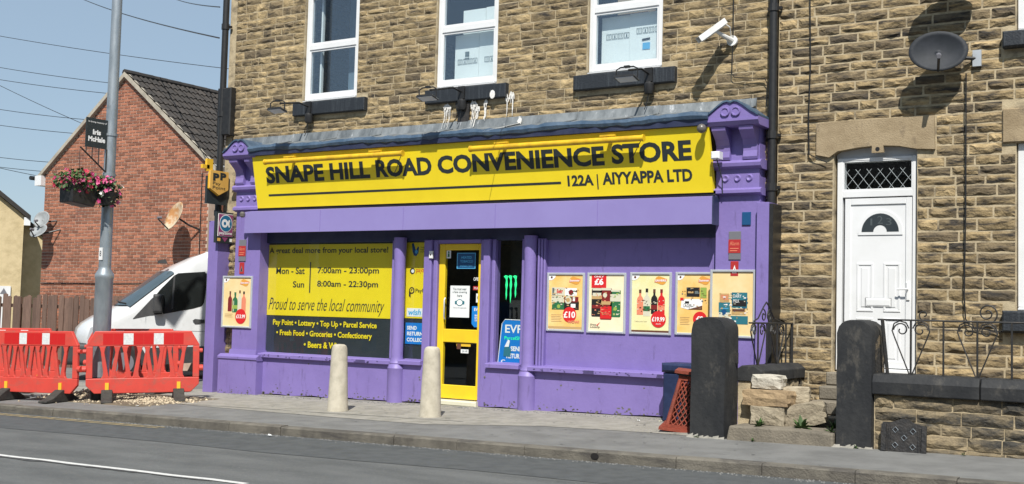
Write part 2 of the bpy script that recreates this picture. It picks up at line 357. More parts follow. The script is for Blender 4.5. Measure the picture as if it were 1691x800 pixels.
def grid_wall(m, x0, x1, z0, z1, y0, y1, holes):
    """wall slab with rectangular holes"""
    xs = sorted({x0, x1, *[min(max(h[i], x0), x1) for h in holes for i in (0, 1)]}); zs = sorted({z0, z1, *[min(max(h[i], z0), z1) for h in holes for i in (2, 3)]})
    for a, b in zip(xs, xs[1:]):
        run = None
        for c, d in zip(zs, zs[1:]):
            mx, mz = (a+b)/2, (c+d)/2
            solid = not any(h[0] < mx < h[1] and h[2] < mz < h[3] for h in holes)
            if solid: run = (run[0], d) if run else (c, d)
            if run and (not solid or d == zs[-1]): m.box(a, b, y0, y1, *run); run = None
    return m

# ================================================================== THE SETTING
def sheet(name, pts, off, mat, kind='structure', parent=None):
    m = MB(); m.add([(x, y, gz(x, y)+off) for x, y in pts], [tuple(range(len(pts)))])
    return m.build(name, mat, parent, kind=kind if parent is None else None)
sheet('ground', [(-420, -300), (300, -300), (300, 420), (-420, 420)], -.125, 'earth')
sheet('road', [(-90, -13.2), (60, -13.2), (60, -3.86), (-90, -3.86)], -.11, 'asphalt')
m = MB(); N_ = 40
top = [(-40+58*k/N_, -5.16+.05*math.sin(k*1.7)+.03*math.sin(k*.6)) for k in range(N_+1)]
m.add([(x, -3.86, gz(x, -3.86)-.106) for x, y in top]+[(x, y, gz(x, y)-.106) for x, y in top], [(k, k+N_+1, k+N_+2, k+1) for k in range(N_)])
m.build('road_patch', 'asphalt_dark', kind='structure')
def strip(name, xs, yc, w, off, mat):
    m = MB()
    for x, y in zip(xs, yc): m.v += [(x, y-w/2, gz(x, y)+off), (x, y+w/2, gz(x, y)+off)]
    m.f = [(2*k, 2*k+2, 2*k+3, 2*k+1) for k in range(len(xs)-1)]
    return m.build(name, mat, kind='structure')
xs = [-24+.5*k for k in range(33)]
strip('centre_line', xs, [-6.96+.012*math.sin(x*5)+.006*math.sin(x*13) for x in xs], .088, -.104, 'white_paint')
xs = [-24+.5*k for k in range(24)]
for yy in (-4.02, -4.13): strip('yellow_line', xs, [yy+.004*math.sin(x*9) for x in xs], .05, -.101, 'yellow_line')
sheet('pavement', [(-60, -3.72), (30, -3.72), (30, 6), (-60, 6)], 0, 'tarmac')
fc = [(-24, -2.1), (-14.4, -2.25), (-12.7, -2.39), (-11, -2.52), (-9.2, -2.6), (-8.3, -2.2), (-7.8, -1.95), (-6.25, -1.88), (-5.7, -1.95)]
sheet('forecourt_concrete', fc+[(-5.7, .1), (-24, .1)], .004, 'concrete')
kb = tag(bpy.data.objects.new('kerb', None), kind='structure'); COL.objects.link(kb); kb.location = (-10, -3.79, 0); WLOC[kb] = kb.location.copy()
x = -27.0; kr = random.Random(3)
while x < 1:
    l = .915; m = MB(); y0 = -3.86+kr.uniform(-.006, .006); dz = kr.uniform(-.006, .004)
    zt0, zt1 = gz(x, -3.79)+.012+dz, gz(x+l, -3.79)+.012+dz
    a, b = x+.004, x+l-.004
    pr = [(y0, -.16), (y0, -.022), (y0+.018, -.004), (-3.715, 0), (-3.715, -.16)]
    m.v = [(a, y, zt0+z) for y, z in pr]+[(b, y, zt1+z) for y, z in pr]; n = len(pr)
    m.f = [tuple(range(n)), tuple(range(2*n-1, n-1, -1))]+[(i+n, (i+1) % n+n, (i+1) % n, i) for i in range(n)]
    m.build('kerb_stone', 'kerbstone', kb); x += l
m = MB(); dr = random.Random(8)                              # grit and dust lying along the gutter and the shop wall
for k in range(1500):
    if k % 2: X = dr.uniform(-15, -2.2); Y = -3.875-abs(dr.gauss(0, .06)); o_ = -.106
    else: X = dr.uniform(-15, -5.9); Y = -.3-abs(dr.gauss(0, .09)); o_ = .005
    s_ = dr.uniform(.003, .011); z = gz(X, Y)+o_
    m.add([(X-s_, Y-s_, z), (X+s_, Y-s_*.7, z), (X+s_*.8, Y+s_, z), (X, Y, z+s_*1.2)], [(0, 1, 3), (1, 2, 3), (2, 0, 3)])
m.build('street_grit', 'tarmac', kind='stuff')

# ================================================================== THE OTHER SIDE OF THE ROAD: UNSEEN TERRACE ADDED TO BLOCK LOW SKY
op = thing('sky_block_terrace', (-10, -31, 0), 'unseen row of stone houses behind the viewer, added to block low sky light', 'terrace')
MB().box(-62, 42, -38, -31, -1.5, 7.2).build('wall', 'stone', op)
MB().prismx([(-30.6, 7.2), (-34.5, 10.2), (-38.4, 7.2)], -62.4, 42.4).build('roof', 'roof_tile', op)
for k in range(26):
    X = -60+k*4.0
    for z in (.9, 4.4): MB().bbox(X, X+1.15, -31.02, -30.97, z, z+1.6, .005).build('window', 'panel_dark', op)
    if k % 2: MB().box(X+1.9, X+2.8, -31.02, -30.97, -.6, 2.0).build('door', 'sticker_navy', op)
sheet('far_pavement', [(-90, -30.9), (60, -30.9), (60, -13.2), (-90, -13.2)], -.09, 'tarmac')

# ================================================================== THE STONE TERRACE
LINT = [(-4.85, 3.71), (-4.68, 3.67), (-4.57, 3.745), (-4.3, 3.78), (-4.06, 3.795), (-3.8, 3.775), (-3.57, 3.725), (-3.355, 3.71), (-3.365, 4.13), (-4.60, 4.135), (-4.85, 4.115)]
WIN = [(-13.95, -12.73, 5.08, 7.0), (-11.11, -9.92, 5.08, 7.0), (-8.33, -7.11, 5.08, 7.0)]
SIL = [(-14.09, -12.485), (-11.235, -9.69), (-8.505, -6.87)]
shop = thing('shop_building', (-10.6, 0, 0), 'two storey coarse stone building with white framed upper windows above the purple shopfront', 'building')
SHX0, SHX1 = -15.78, -5.45
holes = WIN+[(a, b, 4.83, 5.08) for a, b in SIL]
m = grid_wall(MB(), SHX0, SHX1, 3.3, 7.6, .0, .28, WIN)
m.box(SHX0, -14.62, .0, .28, -.1, 3.3).box(-6.2, SHX1, .0, .28, -.1, 3.3)
shop_wall = m.build('wall', 'mortar', shop)
m = MB().box(SHX0, SHX0+.28, .28, 8, -.2, 7.6).box(SHX1-.1, SHX1+.1, .3, 8, -.2, 7.6).box(SHX0+.28, SHX1-.1, 7.8, 8, -.2, 7.6)
m.build('rear_wall', 'stone', shop)
MB().box(SHX0, SHX1, .0, 8, 7.6, 7.75).build('ceiling', 'dark_room', shop)  # unseen slab added to keep sunlight from leaking in from above
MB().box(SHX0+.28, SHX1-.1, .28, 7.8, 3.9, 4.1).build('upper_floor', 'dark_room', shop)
BM_UP = block_meshes('stone'); BM_LO = block_meshes('stone_lower'); BM_FR = block_meshes('stone_front')
def set_stones(wall, pieces, meshes, depth, keep, rnd, stuffmat, Y=0.003):
    """the pieces that show largest are objects of their own, the rest one mesh"""
    pieces.sort(key=keep); near = pieces[:300]; rest = pieces[300:]
    for xc, zc, l, h in near:
        d = depth*rnd.uniform(.7, 1.2)
        o = link_mesh('stone', rnd.choice(meshes), (xc, Y, zc), wall, (l*rnd.choice((-1, 1)), d, h)) if False else link_mesh('stone', rnd.choice(meshes), (xc, Y, zc), wall, (l, d, h))
    if rest:
        m = MB()
        for xc, zc, l, h in rest:
            b = rnd.choice(BLOCK_M); d = depth*rnd.uniform(.7, 1.2)
            m.add([(xc+x*l, Y+y*d, zc+z*h) for x, y, z in b.v], b.f)
        m.build('stones', stuffmat, wall, kind='stuff')
r1 = random.Random(21)
hf = lambda z, r: r.choice((.09, .105, .115, .125, .13, .145, .16))
P_ = lay(SHX0+.16, SHX1, 4.40, 7.55, holes, hf, .16, .52, .0105, r1)
ztop = lambda X: 6.08-.122*(X+7.1)
set_stones(shop_wall, P_, BM_UP, .026, lambda p: (0 if p[1]-p[3]/2 < ztop(p[0]) else 100)-p[0]*.1+p[1]*.3, r1, 'stone')
# stones in the slots beside the pilasters
P_ = lay(-15.62, -15.14, .05, 3.2, [], lambda z, r: r.uniform(.12, .18), .15, .3, .014, r1)+lay(-5.72, SHX1, 2.9, 4.4, [], lambda z, r: r.uniform(.11, .16), .14, .27, .014, r1)
m = MB()
for xc, zc, l, h in P_:
    b = r1.choice(BLOCK_M); m.add([(xc+x*l, y*.04, zc+z*h) for x, y, z in b.v], b.f)
m.build('side_stones', 'stone_lower', shop_wall, kind='stuff')

def upvc_window(parent, x0, x1, z0, z1, zt, y=.07, gl='window_glass'):
    """white frame with a bottom light, a transom and a top light"""
    m = MB(); f = .075
    m.bbox(x0, x0+f, y-.03, y+.05, z0, z1, .008).bbox(x1-f, x1, y-.03, y+.05, z0, z1, .008)
    m.bbox(x0+f, x1-f, y-.028, y+.05, z0, z0+.085, .008).bbox(x0+f, x1-f, y-.028, y+.05, z1-f, z1, .008).bbox(x0+f, x1-f, y-.028, y+.05, zt-.05, zt+.05, .008)
    w = m.build('window', 'upvc', parent)
    s = MB(); g = .028
    for a, b in ((z0+.085, zt-.05), (zt+.05, z1-f)):         # sash beads and glass
        s.box(x0+f, x0+f+g, y-.012, y+.045, a, b).box(x1-f-g, x1-f, y-.012, y+.045, a, b).box(x0+f+g, x1-f-g, y-.011, y+.045, a, a+g).box(x0+f+g, x1-f-g, y-.011, y+.045, b-g, b)
        MB().box(x0+f+g, x1-f-g, y+.004, y+.010, a+g, b-g).build('pane', gl, w)
    s.build('sash', 'upvc', w)
    MB().prismx([(y-.09, z0-.035), (y-.09, z0-.02), (y-.02, z0), (y+.05, z0), (y+.05, z0-.035)], x0+.01, x1-.01).build('cill', 'upvc_grey', w)
    return w
for k, (x0, x1, z0, z1) in enumerate(WIN):
    w = upvc_window(shop, x0+.012, x1-.012, z0+.045, z1, 6.05)
    MB().bbox(SIL[k][0], SIL[k][1], -.10, .20, 4.845, 5.065, .012).build('window_sill', 'black_sill', shop)
# what stands behind the upper panes
c = MB(); c.box(-13.75, -13.72, .2, .26, 5.1, 7.0).build('curtain_edge', 'cardboard_white', shop)
MB().box(-13.7, -12.6, .9, .92, 5.0, 7.1).build('sky_reflection', 'sky_reflection', shop)  # blue-grey sheet standing in for sky reflected in the left pane
bt = thing('cardboard_boxes', (-10.5, .3, 4.1), 'pale cardboard boxes stacked inside the middle upstairs window', 'box')
MB().box(-10.88, -10.42, .22, .55, 4.1, 5.98).build('box_stack', 'cardboard_white', bt)
MB().box(-10.41, -9.98, .215, .55, 4.1, 5.99).build('box_stack', 'cardboard_white', bt)
MB().box(-10.75, -10.32, .24, .55, 6.0, 6.38).build('upper_box', 'cardboard_white', bt); MB().box(-10.31, -9.98, .24, .55, 6.0, 6.39).build('upper_box', 'cardboard_white', bt)
bt2 = thing('cardboard_boxes', (-7.7, .3, 4.1), 'pale cardboard boxes filling the upstairs window nearest the security camera', 'box')
MB().box(-8.2, -7.74, .21, .55, 4.1, 5.96).build('box_stack', 'cardboard_white', bt2); MB().box(-7.735, -7.2, .205, .55, 4.1, 5.97).build('box_stack', 'cardboard_white', bt2)
MB().box(-7.95, -7.45, .22, .5, 5.98, 6.5).build('brown_box', 'cardboard', bt2)
def box_marks(par, x, z, Y, n=4, s=.085):
    m = MB()
    for k in range(n):
        a = x+k*s*1.15; t = .008
        m.flat([(a, z), (a+s, z), (a+s, z+t), (a, z+t)], Y).flat([(a, z+s-t), (a+s, z+s-t), (a+s, z+s), (a, z+s)], Y)
        m.flat([(a, z+t), (a+t, z+t), (a+t, z+s-t), (a, z+s-t)], Y).flat([(a+s-t, z+t), (a+s, z+t), (a+s, z+s-t), (a+s-t, z+s-t)], Y)
        if k % 2: m.flat([(a+.03, z+.02), (a+.055, z+.02), (a+.05, z+.06), (a+.035, z+.06)], Y)
        else: m.flat([(a+.025, z+.02), (a+.033, z+.02), (a+.033, z+.065), (a+.025, z+.065)], Y).flat([(a+.05, z+.02), (a+.058, z+.02), (a+.058, z+.065), (a+.05, z+.065)], Y)
    m.build('handling_marks', 'print_grey', par)
box_marks(bt, -10.82, 5.50, .212); box_marks(bt, -10.30, 5.50, .208, 3); box_marks(bt2, -8.12, 5.62, .202); box_marks(bt2, -7.62, 5.66, .197)
m = MB(); m.flat([(-7.52, 5.42), (-7.40, 5.42), (-7.40, 5.52), (-7.52, 5.52)], .196); m.build('label_print', 'sky_print', bt2); MB().flat([(-7.53, 5.55), (-7.40, 5.56), (-7.40, 5.59), (-7.53, 5.58)], .196).build('label_print', 'print_black', bt2)
m = MB(); m.flat([(-10.68, 5.62), (-10.60, 5.62), (-10.60, 5.70), (-10.68, 5.70)], .212).flat([(-10.69, 5.58), (-10.6, 5.585), (-10.6, 5.60), (-10.69, 5.595)], .212); m.build('label_print', 'print_grey', bt)
# roof gutter pipes of the shop: black downpipes with collars
def downpipe(name, X, Y, z0, z1, parent, r=.055, collars=()):
    p = MB().tube([(X, Y, z0), (X, Y, z1)], r, 12).build(name, 'black_plastic', parent, smooth=True)
    for z in collars:
        MB().tube([(X, Y, z-.05), (X, Y, z+.05)], r+.014, 12).box(X-.10, X+.10, Y+.03, Y+.07, z-.02, z+.02).build('collar', 'black_plastic', p, smooth=False)
    return p
downpipe('downpipe', -15.80, -.10, .05, 7.4, shop, .06, (6.6, 5.0, 3.2)); downpipe('downpipe', -5.43, -.10, 2.9, 7.4, shop, .058, (5.72, 4.0, 3.3))
MB().bbox(-15.90, -15.56, -.14, -.0, 4.60, 5.47, .02).build('vent_box', 'black_plastic', shop)
# blackened damp patch where an old pipe leaves the wall under the middle sill
MB().prism([(-10.62, 4.40), (-10.50, 4.38), (-10.40, 4.40), (-10.38, 4.82), (-10.66, 4.83), (-10.60, 4.62)], -.055, -.03).build('soot_patch', 'cast_iron', shop)

# ------------------------------------------------------------------ adjoining house
house = thing('stone_house', (-3, 0, 0), 'stone terraced house with a white front door beside the shop', 'house')
HX0, HX1 = -5.39, .6
DOOR = (-4.63, -3.575, .9, 3.70)
RW = [(-2.42, -1.15, 1.73, 3.74), (-2.42, -1.15, 5.09, 7.0)]
m = grid_wall(MB(), HX0, HX1, -.1, 7.6, .0, .28, [DOOR, (-4.63, -3.575, 3.70, 3.80)]+RW)
h_wall = m.build('wall', 'mortar', house)
m = MB().box(HX0+.02, HX1, 7.8, 8, -.2, 7.6).box(HX1-.2, HX1, .28, 7.8, -.2, 7.6); m.build('rear_wall', 'stone', house)
MB().box(HX0, HX1, 0, 8, 7.6, 7.75).build('ceiling', 'dark_room', house); MB().box(HX0+.15, HX1-.2, .3, 7.8, 3.95, 4.1).build('upper_floor', 'dark_room', house)  # unseen ceiling added to shut the sun out of the rooms
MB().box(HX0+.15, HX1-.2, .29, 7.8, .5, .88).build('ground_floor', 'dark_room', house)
r2 = random.Random(5)
def hf2(z, r): return (.165 if z < 1.2 else .155 if z < 2.2 else .14 if z < 3.2 else .128)*r.uniform(.88, 1.12)
hol = [(-4.63, -3.575, .9, 3.72), (-4.86, -3.35, 3.69, 4.135), (-2.57, -1.0, 3.74, 4.16), (-2.42, -1.1, 1.73, 3.74), (-2.56, -1.0, 1.46, 1.73), (-2.42, -1.1, 5.09, 7.1), (-2.58, -1.0, 4.88, 5.09)]
P_ = lay(HX0, -1.0, .25, 7.3, hol, hf2, .22, .52, .022, r2)
zt2 = lambda X: 5.62-.115*(X+3.4)
set_stones(h_wall, P_, BM_LO, .034, lambda p: (0 if (p[1]-p[3]/2 < zt2(p[0]) and p[0]-p[2]/2 < -2.28) else 100)+p[1]*.1, r2, 'stone_lower')
MB().prism(LINT, -.045, .12).build('door_lintel', 'ashlar', house)
m = MB().prism([(-4.13, 3.70), (-3.98, 3.70), (-3.985, 3.80), (-4.125, 3.80)], -.049, .0); m.build('keystone_lug', 'ashlar', house)
m = MB(); disc(m, -4.055, 3.745, .028, -.052, 12); m.build('lug_hole', 'print_black', house)
MB().bbox(-2.57, -1.0, -.04, .12, 3.745, 4.155, .01).build('window_lintel', 'ashlar', house)
for z0, z1 in ((1.47, 1.725), (4.885, 5.085)): MB().bbox(-2.56, -1.0, -.13, .2, z0, z1, .02).build('window_sill', 'black_sill', house)
for x0, x1, z0, z1 in RW: upvc_window(house, x0+.01, x1, z0+.04, z1, z0+.97)
# the white front door
pm('door_digit', (.075, .09, .095), rough=.4); pm('plate_shadow', (.30, .31, .32), rough=.5)
m = MB(); fy = .06
m.bbox(-4.60, -4.53, fy, .2, .92, 3.66, .006).bbox(-3.645, -3.595, fy, .2, .92, 3.66, .006).bbox(-4.53, -3.645, fy+.001, .2, 3.622, 3.66, .006).bbox(-4.53, -3.645, fy+.001, .2, 3.145, 3.235, .006)
m.bbox(-4.53, -3.645, fy-.03, .2, .90, .96, .01)
df = m.build('door_frame', 'upvc', house); MB().box(-4.62, -3.58, .10, .16, 3.662, 3.80).build('head_board', 'upvc_grey', house)
m = MB().bbox(-4.53, -4.512, fy+.006, .18, 3.235, 3.622, .004).bbox(-3.663, -3.645, fy+.006, .18, 3.235, 3.622, .004).bbox(-4.512, -3.663, fy+.007, .18, 3.235, 3.253, .004).bbox(-4.512, -3.663, fy+.007, .18, 3.604, 3.622, .004)
m.build('fanlight_bead', 'upvc', df)
MB().box(-4.512, -3.663, fy+.03, fy+.036, 3.253, 3.604).build('fanlight_pane', 'shop_glass', df)
MB().box(-4.6, -3.6, .5, .52, 3.2, 3.66).build('fanlight_back', 'dark_room', df)
m = MB(); n_ = 7; w_ = (-3.663+4.512)/6
for k in range(-1, 7):                                       # leaded lozenges
    for s in (1, -1):
        a = -4.512+k*w_; x0_, x1_ = (a, a+w_*1.45) if s > 0 else (a+w_*1.45, a)
        z0_, z1_ = 3.253, 3.253+.26
        def clipx(xa, za, xb, zb):
            pts = [(xa, za), (xb, zb)]
            out = []
            for (xp, zp), (xq, zq) in ((pts[0], pts[1]), (pts[1], pts[0])):
                if xp < -4.508: t = (-4.508-xp)/(xq-xp); xp, zp = -4.508, zp+(zq-zp)*t
                if xp > -3.667: t = (-3.667-xp)/(xq-xp); xp, zp = -3.667, zp+(zq-zp)*t
                out.append((xp, zp))
            return out
        if max(x0_, x1_) <= -4.50 or min(x0_, x1_) >= -3.672: continue
        (xa, za), (xb, zb) = clipx(x0_, z0_, x1_, z1_)
        if abs(xa-xb) > .01: m.tube([(xa, fy+.026, za), (xb, fy+.026, zb)], .0034, 4)
m.build('leaded_lattice', 'leaded', df)
dl = None
lx0, lx1, lz0, lz1, ly = -4.50, -3.655, .97, 3.135, .085
arch_c, arch_z, arch_r = (-4.05), 2.70, .235
m = MB(); m.bbox(lx0, lx0+.075, ly-.012, .16, lz0, lz1, .005).bbox(lx1-.075, lx1, ly-.012, .16, lz0, lz1, .005).bbox(lx0+.075, lx1-.075, ly-.011, .16, lz1-.085, lz1, .005).bbox(lx0+.075, lx1-.075, ly-.011, .16, lz0, lz0+.09, .005)
m.box(lx0+.075, lx1-.075, ly+.006, .15, lz0+.09, lz1-.085)
dl = m.build('door', 'upvc', df)
def panel(x0, x1, z0, z1):
    m = MB(); y = ly+.006; t = .028
    m.bbox(x0, x1, y-.010, y, z0, z0+t, .004).bbox(x0, x1, y-.010, y, z1-t, z1, .004).bbox(x0, x0+t, y-.0095, y, z0+t, z1-t, .004).bbox(x1-t, x1, y-.0095, y, z0+t, z1-t, .004).bbox(x0+t+.03, x1-t-.03, y-.008, y, z0+t+.03, z1-t-.03, .006)
    m.build('door_panel', 'upvc', dl)
for z0, z1 in ((1.68, 2.30), (1.03, 1.60)): panel(-4.345, -4.135, z0, z1); panel(-4.005, -3.795, z0, z1)
m = MB(); y = ly+.006
ring = arc(arch_c, arch_z, arch_r+.045, 180, 0, 18)+[(arch_c+arch_r+.045, arch_z-.04), (arch_c-arch_r-.045, arch_z-.04)]
m.prism(ring[::-1], y-.012, y); m.build('arch_moulding', 'upvc', dl)
inner = arc(arch_c, arch_z, arch_r, 180, 0, 18)+arc(arch_c, arch_z, .085, 0, 180, 10)
MB().flat(inner[::-1], y-.015).build('arch_glass', 'panel_dark', dl)
for k, ch in enumerate('123'):
    cx = arch_c-.11+k*.11; hw_ = .012 if ch == '1' else .035; text(ch, cx-hw_, cx+hw_, arch_z+.10-(.02 if k != 1 else 0), arch_z+.19-(.02 if k != 1 else -.01), y-.018, 'door_digit', dl, name='door_number')
MB().box(-4.236, -3.904, y-.008, y-.001, 1.739, 1.856).build('plate_shade', 'plate_shadow', dl); MB().bbox(-4.23, -3.91, y-.014, y, 1.745, 1.85, .006).bbox(-4.215, -3.925, y-.019, y-.0145, 1.76, 1.835, .003).build('letter_plate', 'white_metal', dl)  # grey rim painted in as shade around the letter plate
MB().bbox(-3.715, -3.675, ly-.030, ly-.0125, 1.83, 2.06, .006).tube([(-3.695, ly-.03, 1.97), (-3.695, ly-.075, 1.97), (-3.82, ly-.075, 1.965)], .011, 8).build('handle', 'white_metal', dl, smooth=True)
# cables clipped to the front of the house
cb = MB().tube([(-4.93, -.055, 7.3), (-4.95, -.055, 5.8), (-4.935, -.055, 4.9), (-4.955, -.05, 4.2), (-4.94, -.055, 3.72), (-4.7, -.06, 3.60)], .008, 5).build('wall_cable', 'black_plastic', house)
MB().tube([(-2.985, -.06, 4.62), (-2.985, -.058, 3.0), (-3.0, -.058, 1.9), (-2.985, -.058, 1.62), (-2.93, -.058, 1.52), (-2.6, -.058, 1.47), (-1.6, -.058, 1.46)], .009, 5).build('wall_cable', 'black_plastic', house)
MB().tube([(-6.02, -.06, 7.0), (-6.02, -.06, 5.5), (-6.03, -.06, 4.88), (-5.99, -.06, 4.83), (-5.75, -.06, 4.80), (-5.56, -.06, 4.78), (-5.52, -.06, 4.70), (-5.53, -.06, 4.4)], .007, 5).build('wall_cable', 'black_plastic', shop)

# ================================================================== THE PURPLE SHOPFRONT
sf = thing('shopfront', (-10.5, -.2, 0), 'purple painted shopfront with pilasters, shallow canopy box and glazed yellow door', 'shopfront')
PY = -.012                                                    # plane of the glazing
def zb(X, Y=-.25): return gz(X, Y)-.06
def riser(x0, x1, z1, y0=-.15):
    m = MB(); n = max(2, int((x1-x0)/.25)); rr = random.Random(int(x0*10)); m2 = []
    for k in range(n+1):
        X = x0+(x1-x0)*k/n; zz = gz(X, -.25)+.004+rr.uniform(.0, .03)
        m.v += [(X, y0, zz), (X, y0, z1), (X, .05, z1), (X, .05, zz)]
    for k in range(n):
        a = 4*k; m.f += [(a, a+4, a+5, a+1), (a+1, a+5, a+6, a+2), (a, a+3, a+7, a+4)]
    m.f += [(0, 1, 2, 3), (4*n+3, 4*n+2, 4*n+1, 4*n)]
    return m.build('stall_riser', 'purple', sf)
riser(-14.60, -11.06, .70); riser(-9.88, -9.02, .74); riser(-9.02, -6.15, .70)
MB().box(-14.6, -6.1, -.12, .05, -.08, .02+.0).build('footing', 'concrete', sf)
# sills
def sill(x0, x1, z, y0=-.21, h=.065):
    rr = random.Random(int(x0*7))
    m = MB().prismx([(y0, z-h), (y0, z-.012), (y0+.02, z), (-.0, z+.02), (-.0, z-h)], x0, x1); m.build('sill', 'purple', sf)
sill(-14.72, -11.66, .735); sill(-11.52, -11.08, .75); sill(-9.86, -9.26, .775); sill(-9.09, -6.14, .765, -.24)
# header behind the canopy and side jambs
MB().box(-14.76, -6.14, -.06, .08, 2.645, 3.3).build('header', 'navy', sf)  # coloured navy to deepen the shade under the canopy
MB().box(-14.62, -6.16, -.22, -.062, 2.83, 3.3).build('shutter_lining', 'navy', sf)
def mull(x0, x1, z0, z1, y0, name='mullion', c=.012): return MB().bbox(x0, x1, y0, .06, z0, z1, c).build(name, 'purple', sf)
mull(-14.80, -14.735, .73, 2.66, -.11); mull(-14.86, -14.805, .73, 2.66, -.16)
mull(-11.79, -11.74, .75, 2.66, -.10)
mull(-11.13, -10.98, .05, 2.66, -.13, 'door_jamb'); mull(-10.97, -10.89, .05, 2.66, -.09, 'door_jamb')
mull(-10.07, -10.0, .10, 2.66, -.09, 'door_jamb'); mull(-9.99, -9.87, .10, 2.66, -.14, 'door_jamb')
mull(-9.862, -9.80, .775, 2.66, -.09); mull(-9.325, -9.27, .775, 2.66, -.09)
mull(-9.02, -8.985, .765, 2.66, -.14); mull(-8.98, -8.945, .765, 2.66, -.12); mull(-8.94, -8.905, .765, 2.66, -.10)
mull(-11.13, -11.10, .75, 2.66, -.08)
def column(x):
    z0 = gz(x, -.2)+.0
    MB().lathe([(.145, z0), (.145, .60), (.15, .615), (.13, .66), (.115, .68), (.12, .70), (.105, .73), (.098, .80), (.092, 2.3), (.10, 2.5), (.105, 2.7)], 20, (x, -.13, 0)).build('column', 'purple', sf, smooth=True)
column(-11.60); column(-9.14)
# big panel to the right with a thin bead
m = MB().box(-8.905, -6.14, -.02, .05, .765, 2.66); m.build('boarded_panel', 'purple', sf)
MB().box(-6.28, -6.16, -.035, .0, .765, 2.66).build('panel_bead', 'purple', sf)
# pilasters
def pilaster(x0, x1, px0, px1):
    c = (x0+x1)/2; w = x1-x0
    z0 = gz(c, -.25)-.02
    p = MB().box(x0, x1, -.22, .02, z0, 3.2).build('pilaster', 'purple', sf)
    m = MB().box(px0, px1, -.31, .02, z0, .60).prismx([(-.31, .60), (-.33, .62), (-.33, .655), (-.26, .70), (.02, .70), (.02, .60)], px0-.01, px1+.01)
    m.prismx([(-.26, .70), (-.245, .78), (.02, .78), (.02, .70)], x0-.02, x1+.02); m.build('plinth', 'purple', p)
    m = MB()                                                 # two mouldings and the roundel panel
    m.prismx([(-.22, 3.19), (-.30, 3.22), (-.30, 3.26), (-.25, 3.29), (.02, 3.29), (.02, 3.19)], x0-.03, x1+.03)
    m.box(x0+.005, x1-.005, -.25, .02, 3.29, 3.54)
    m.prismx([(-.25, 3.54), (-.32, 3.575), (-.33, 3.62), (-.30, 3.65), (-.26, 3.665), (.02, 3.665), (.02, 3.54)], x0-.035, x1+.035)
    m.build('moulding', 'purple', p)
    for k in (-1, 0, 1):
        m = MB(); rr = .052; cx, cz = c+k*w*.27, 3.42
        n = 18; o_ = [(cx+rr*math.cos(2*math.pi*q/n), cz+rr*math.sin(2*math.pi*q/n)) for q in range(n)]; i_ = [(cx+(rr-.016)*math.cos(2*math.pi*q/n), cz+(rr-.016)*math.sin(2*math.pi*q/n)) for q in range(n)]
        for q in range(n):
            a, b = q, (q+1) % n
            m.add([(o_[a][0], -.25, o_[a][1]), (o_[b][0], -.25, o_[b][1]), (i_[b][0], -.272, i_[b][1]), (i_[a][0], -.272, i_[a][1])], [(0, 1, 2, 3)])
            m.add([(i_[a][0], -.272, i_[a][1]), (i_[b][0], -.272, i_[b][1]), (cx, -.256, cz)], [(0, 1, 2)])
        m.build('roundel', 'purple', p)
    MB().box(x0+.01, x1-.01, -.24, .02, 3.665, 4.09).build('bracket_back', 'purple', p)
    prof = [(-.24, 3.665), (-.30, 3.665), (-.315, 3.70), (-.30, 3.78), (-.305, 3.86), (-.34, 3.93), (-.41, 3.99), (-.47, 4.04), (-.485, 4.09), (-.24, 4.09)]
    for a, b in ((x0+.02, x0+.215), (x1-.215, x1-.02)): MB().prismx(prof, a, b).build('scroll_bracket', 'purple', p)
    # pediment cap
    e = .075
    m = MB().prismx([(-.46, 4.09), (-.50, 4.10), (-.54, 4.15), (-.54, 4.185), (.02, 4.185), (.02, 4.09)], x0-e, x1+e)
    m.build('cornice', 'purple', p)
    pts = [(x0-e, 4.185), (x1+e, 4.185), (x1+e, 4.20), (x1-.03, 4.265), (c+.17, 4.35), (c+.10, 4.395), (c+.045, 4.405), (c, 4.385), (c-.045, 4.405), (c-.10, 4.395), (c-.17, 4.35), (x0+.03, 4.265), (x0-e, 4.20)]
    MB().prism(pts, -.53, .02).build('pediment', 'purple', p)
    m = MB()                                                 # lead dressed over the pediment
    up = pts[2:]; n = len(up)
    for q in range(n-1):
        (ax, az), (bx_, bz) = up[q], up[q+1]
        m.add([(ax, -.555, az+.002), (bx_, -.555, bz+.002), (bx_, .02, bz+.002), (ax, .02, az+.002), (ax, -.555, az+.026), (bx_, -.555, bz+.026), (bx_, .02, bz+.026), (ax, .02, az+.026)],
              [(0, 3, 2, 1), (4, 5, 6, 7), (0, 1, 5, 4), (2, 3, 7, 6), (0, 4, 7, 3), (1, 2, 6, 5)])
    m.build('lead_cap', 'blue_lead', p)
    for s in (-1, 1): MB().tube([(c+s*.075+.055*math.cos(t*.7), -.545, 4.275+.055*math.sin(t*.7)) for t in range(9)], .014, 6, closed=True).build('scroll_ring', 'purple', p, smooth=True)
    m = MB()
    for s in (-1, 1): disc(m, c+s*.075, 4.275, .05, -.545, 16)
    m.build('scroll_boss', 'purple', p)
    return p
pl_ = pilaster(-15.20, -14.60, -15.42, -14.50); pr_ = pilaster(-6.16, -5.54, -6.20, -5.50)
# tall side boards
MB().bbox(-15.80, -15.56, -.30, -.0, gz(-15.7, -.2), 3.04, .004).build('side_board', 'purple', sf)
MB().bbox(-5.54, -5.375, -.34, -.01, gz(-5.5, -.2)-.01, 3.08, .004).build('side_board', 'purple', sf)
MB().box(-5.372, -5.32, -.33, -.0, gz(-5.5, -.2)-.01, 3.06).build('black_side_board', 'black_plastic', sf)
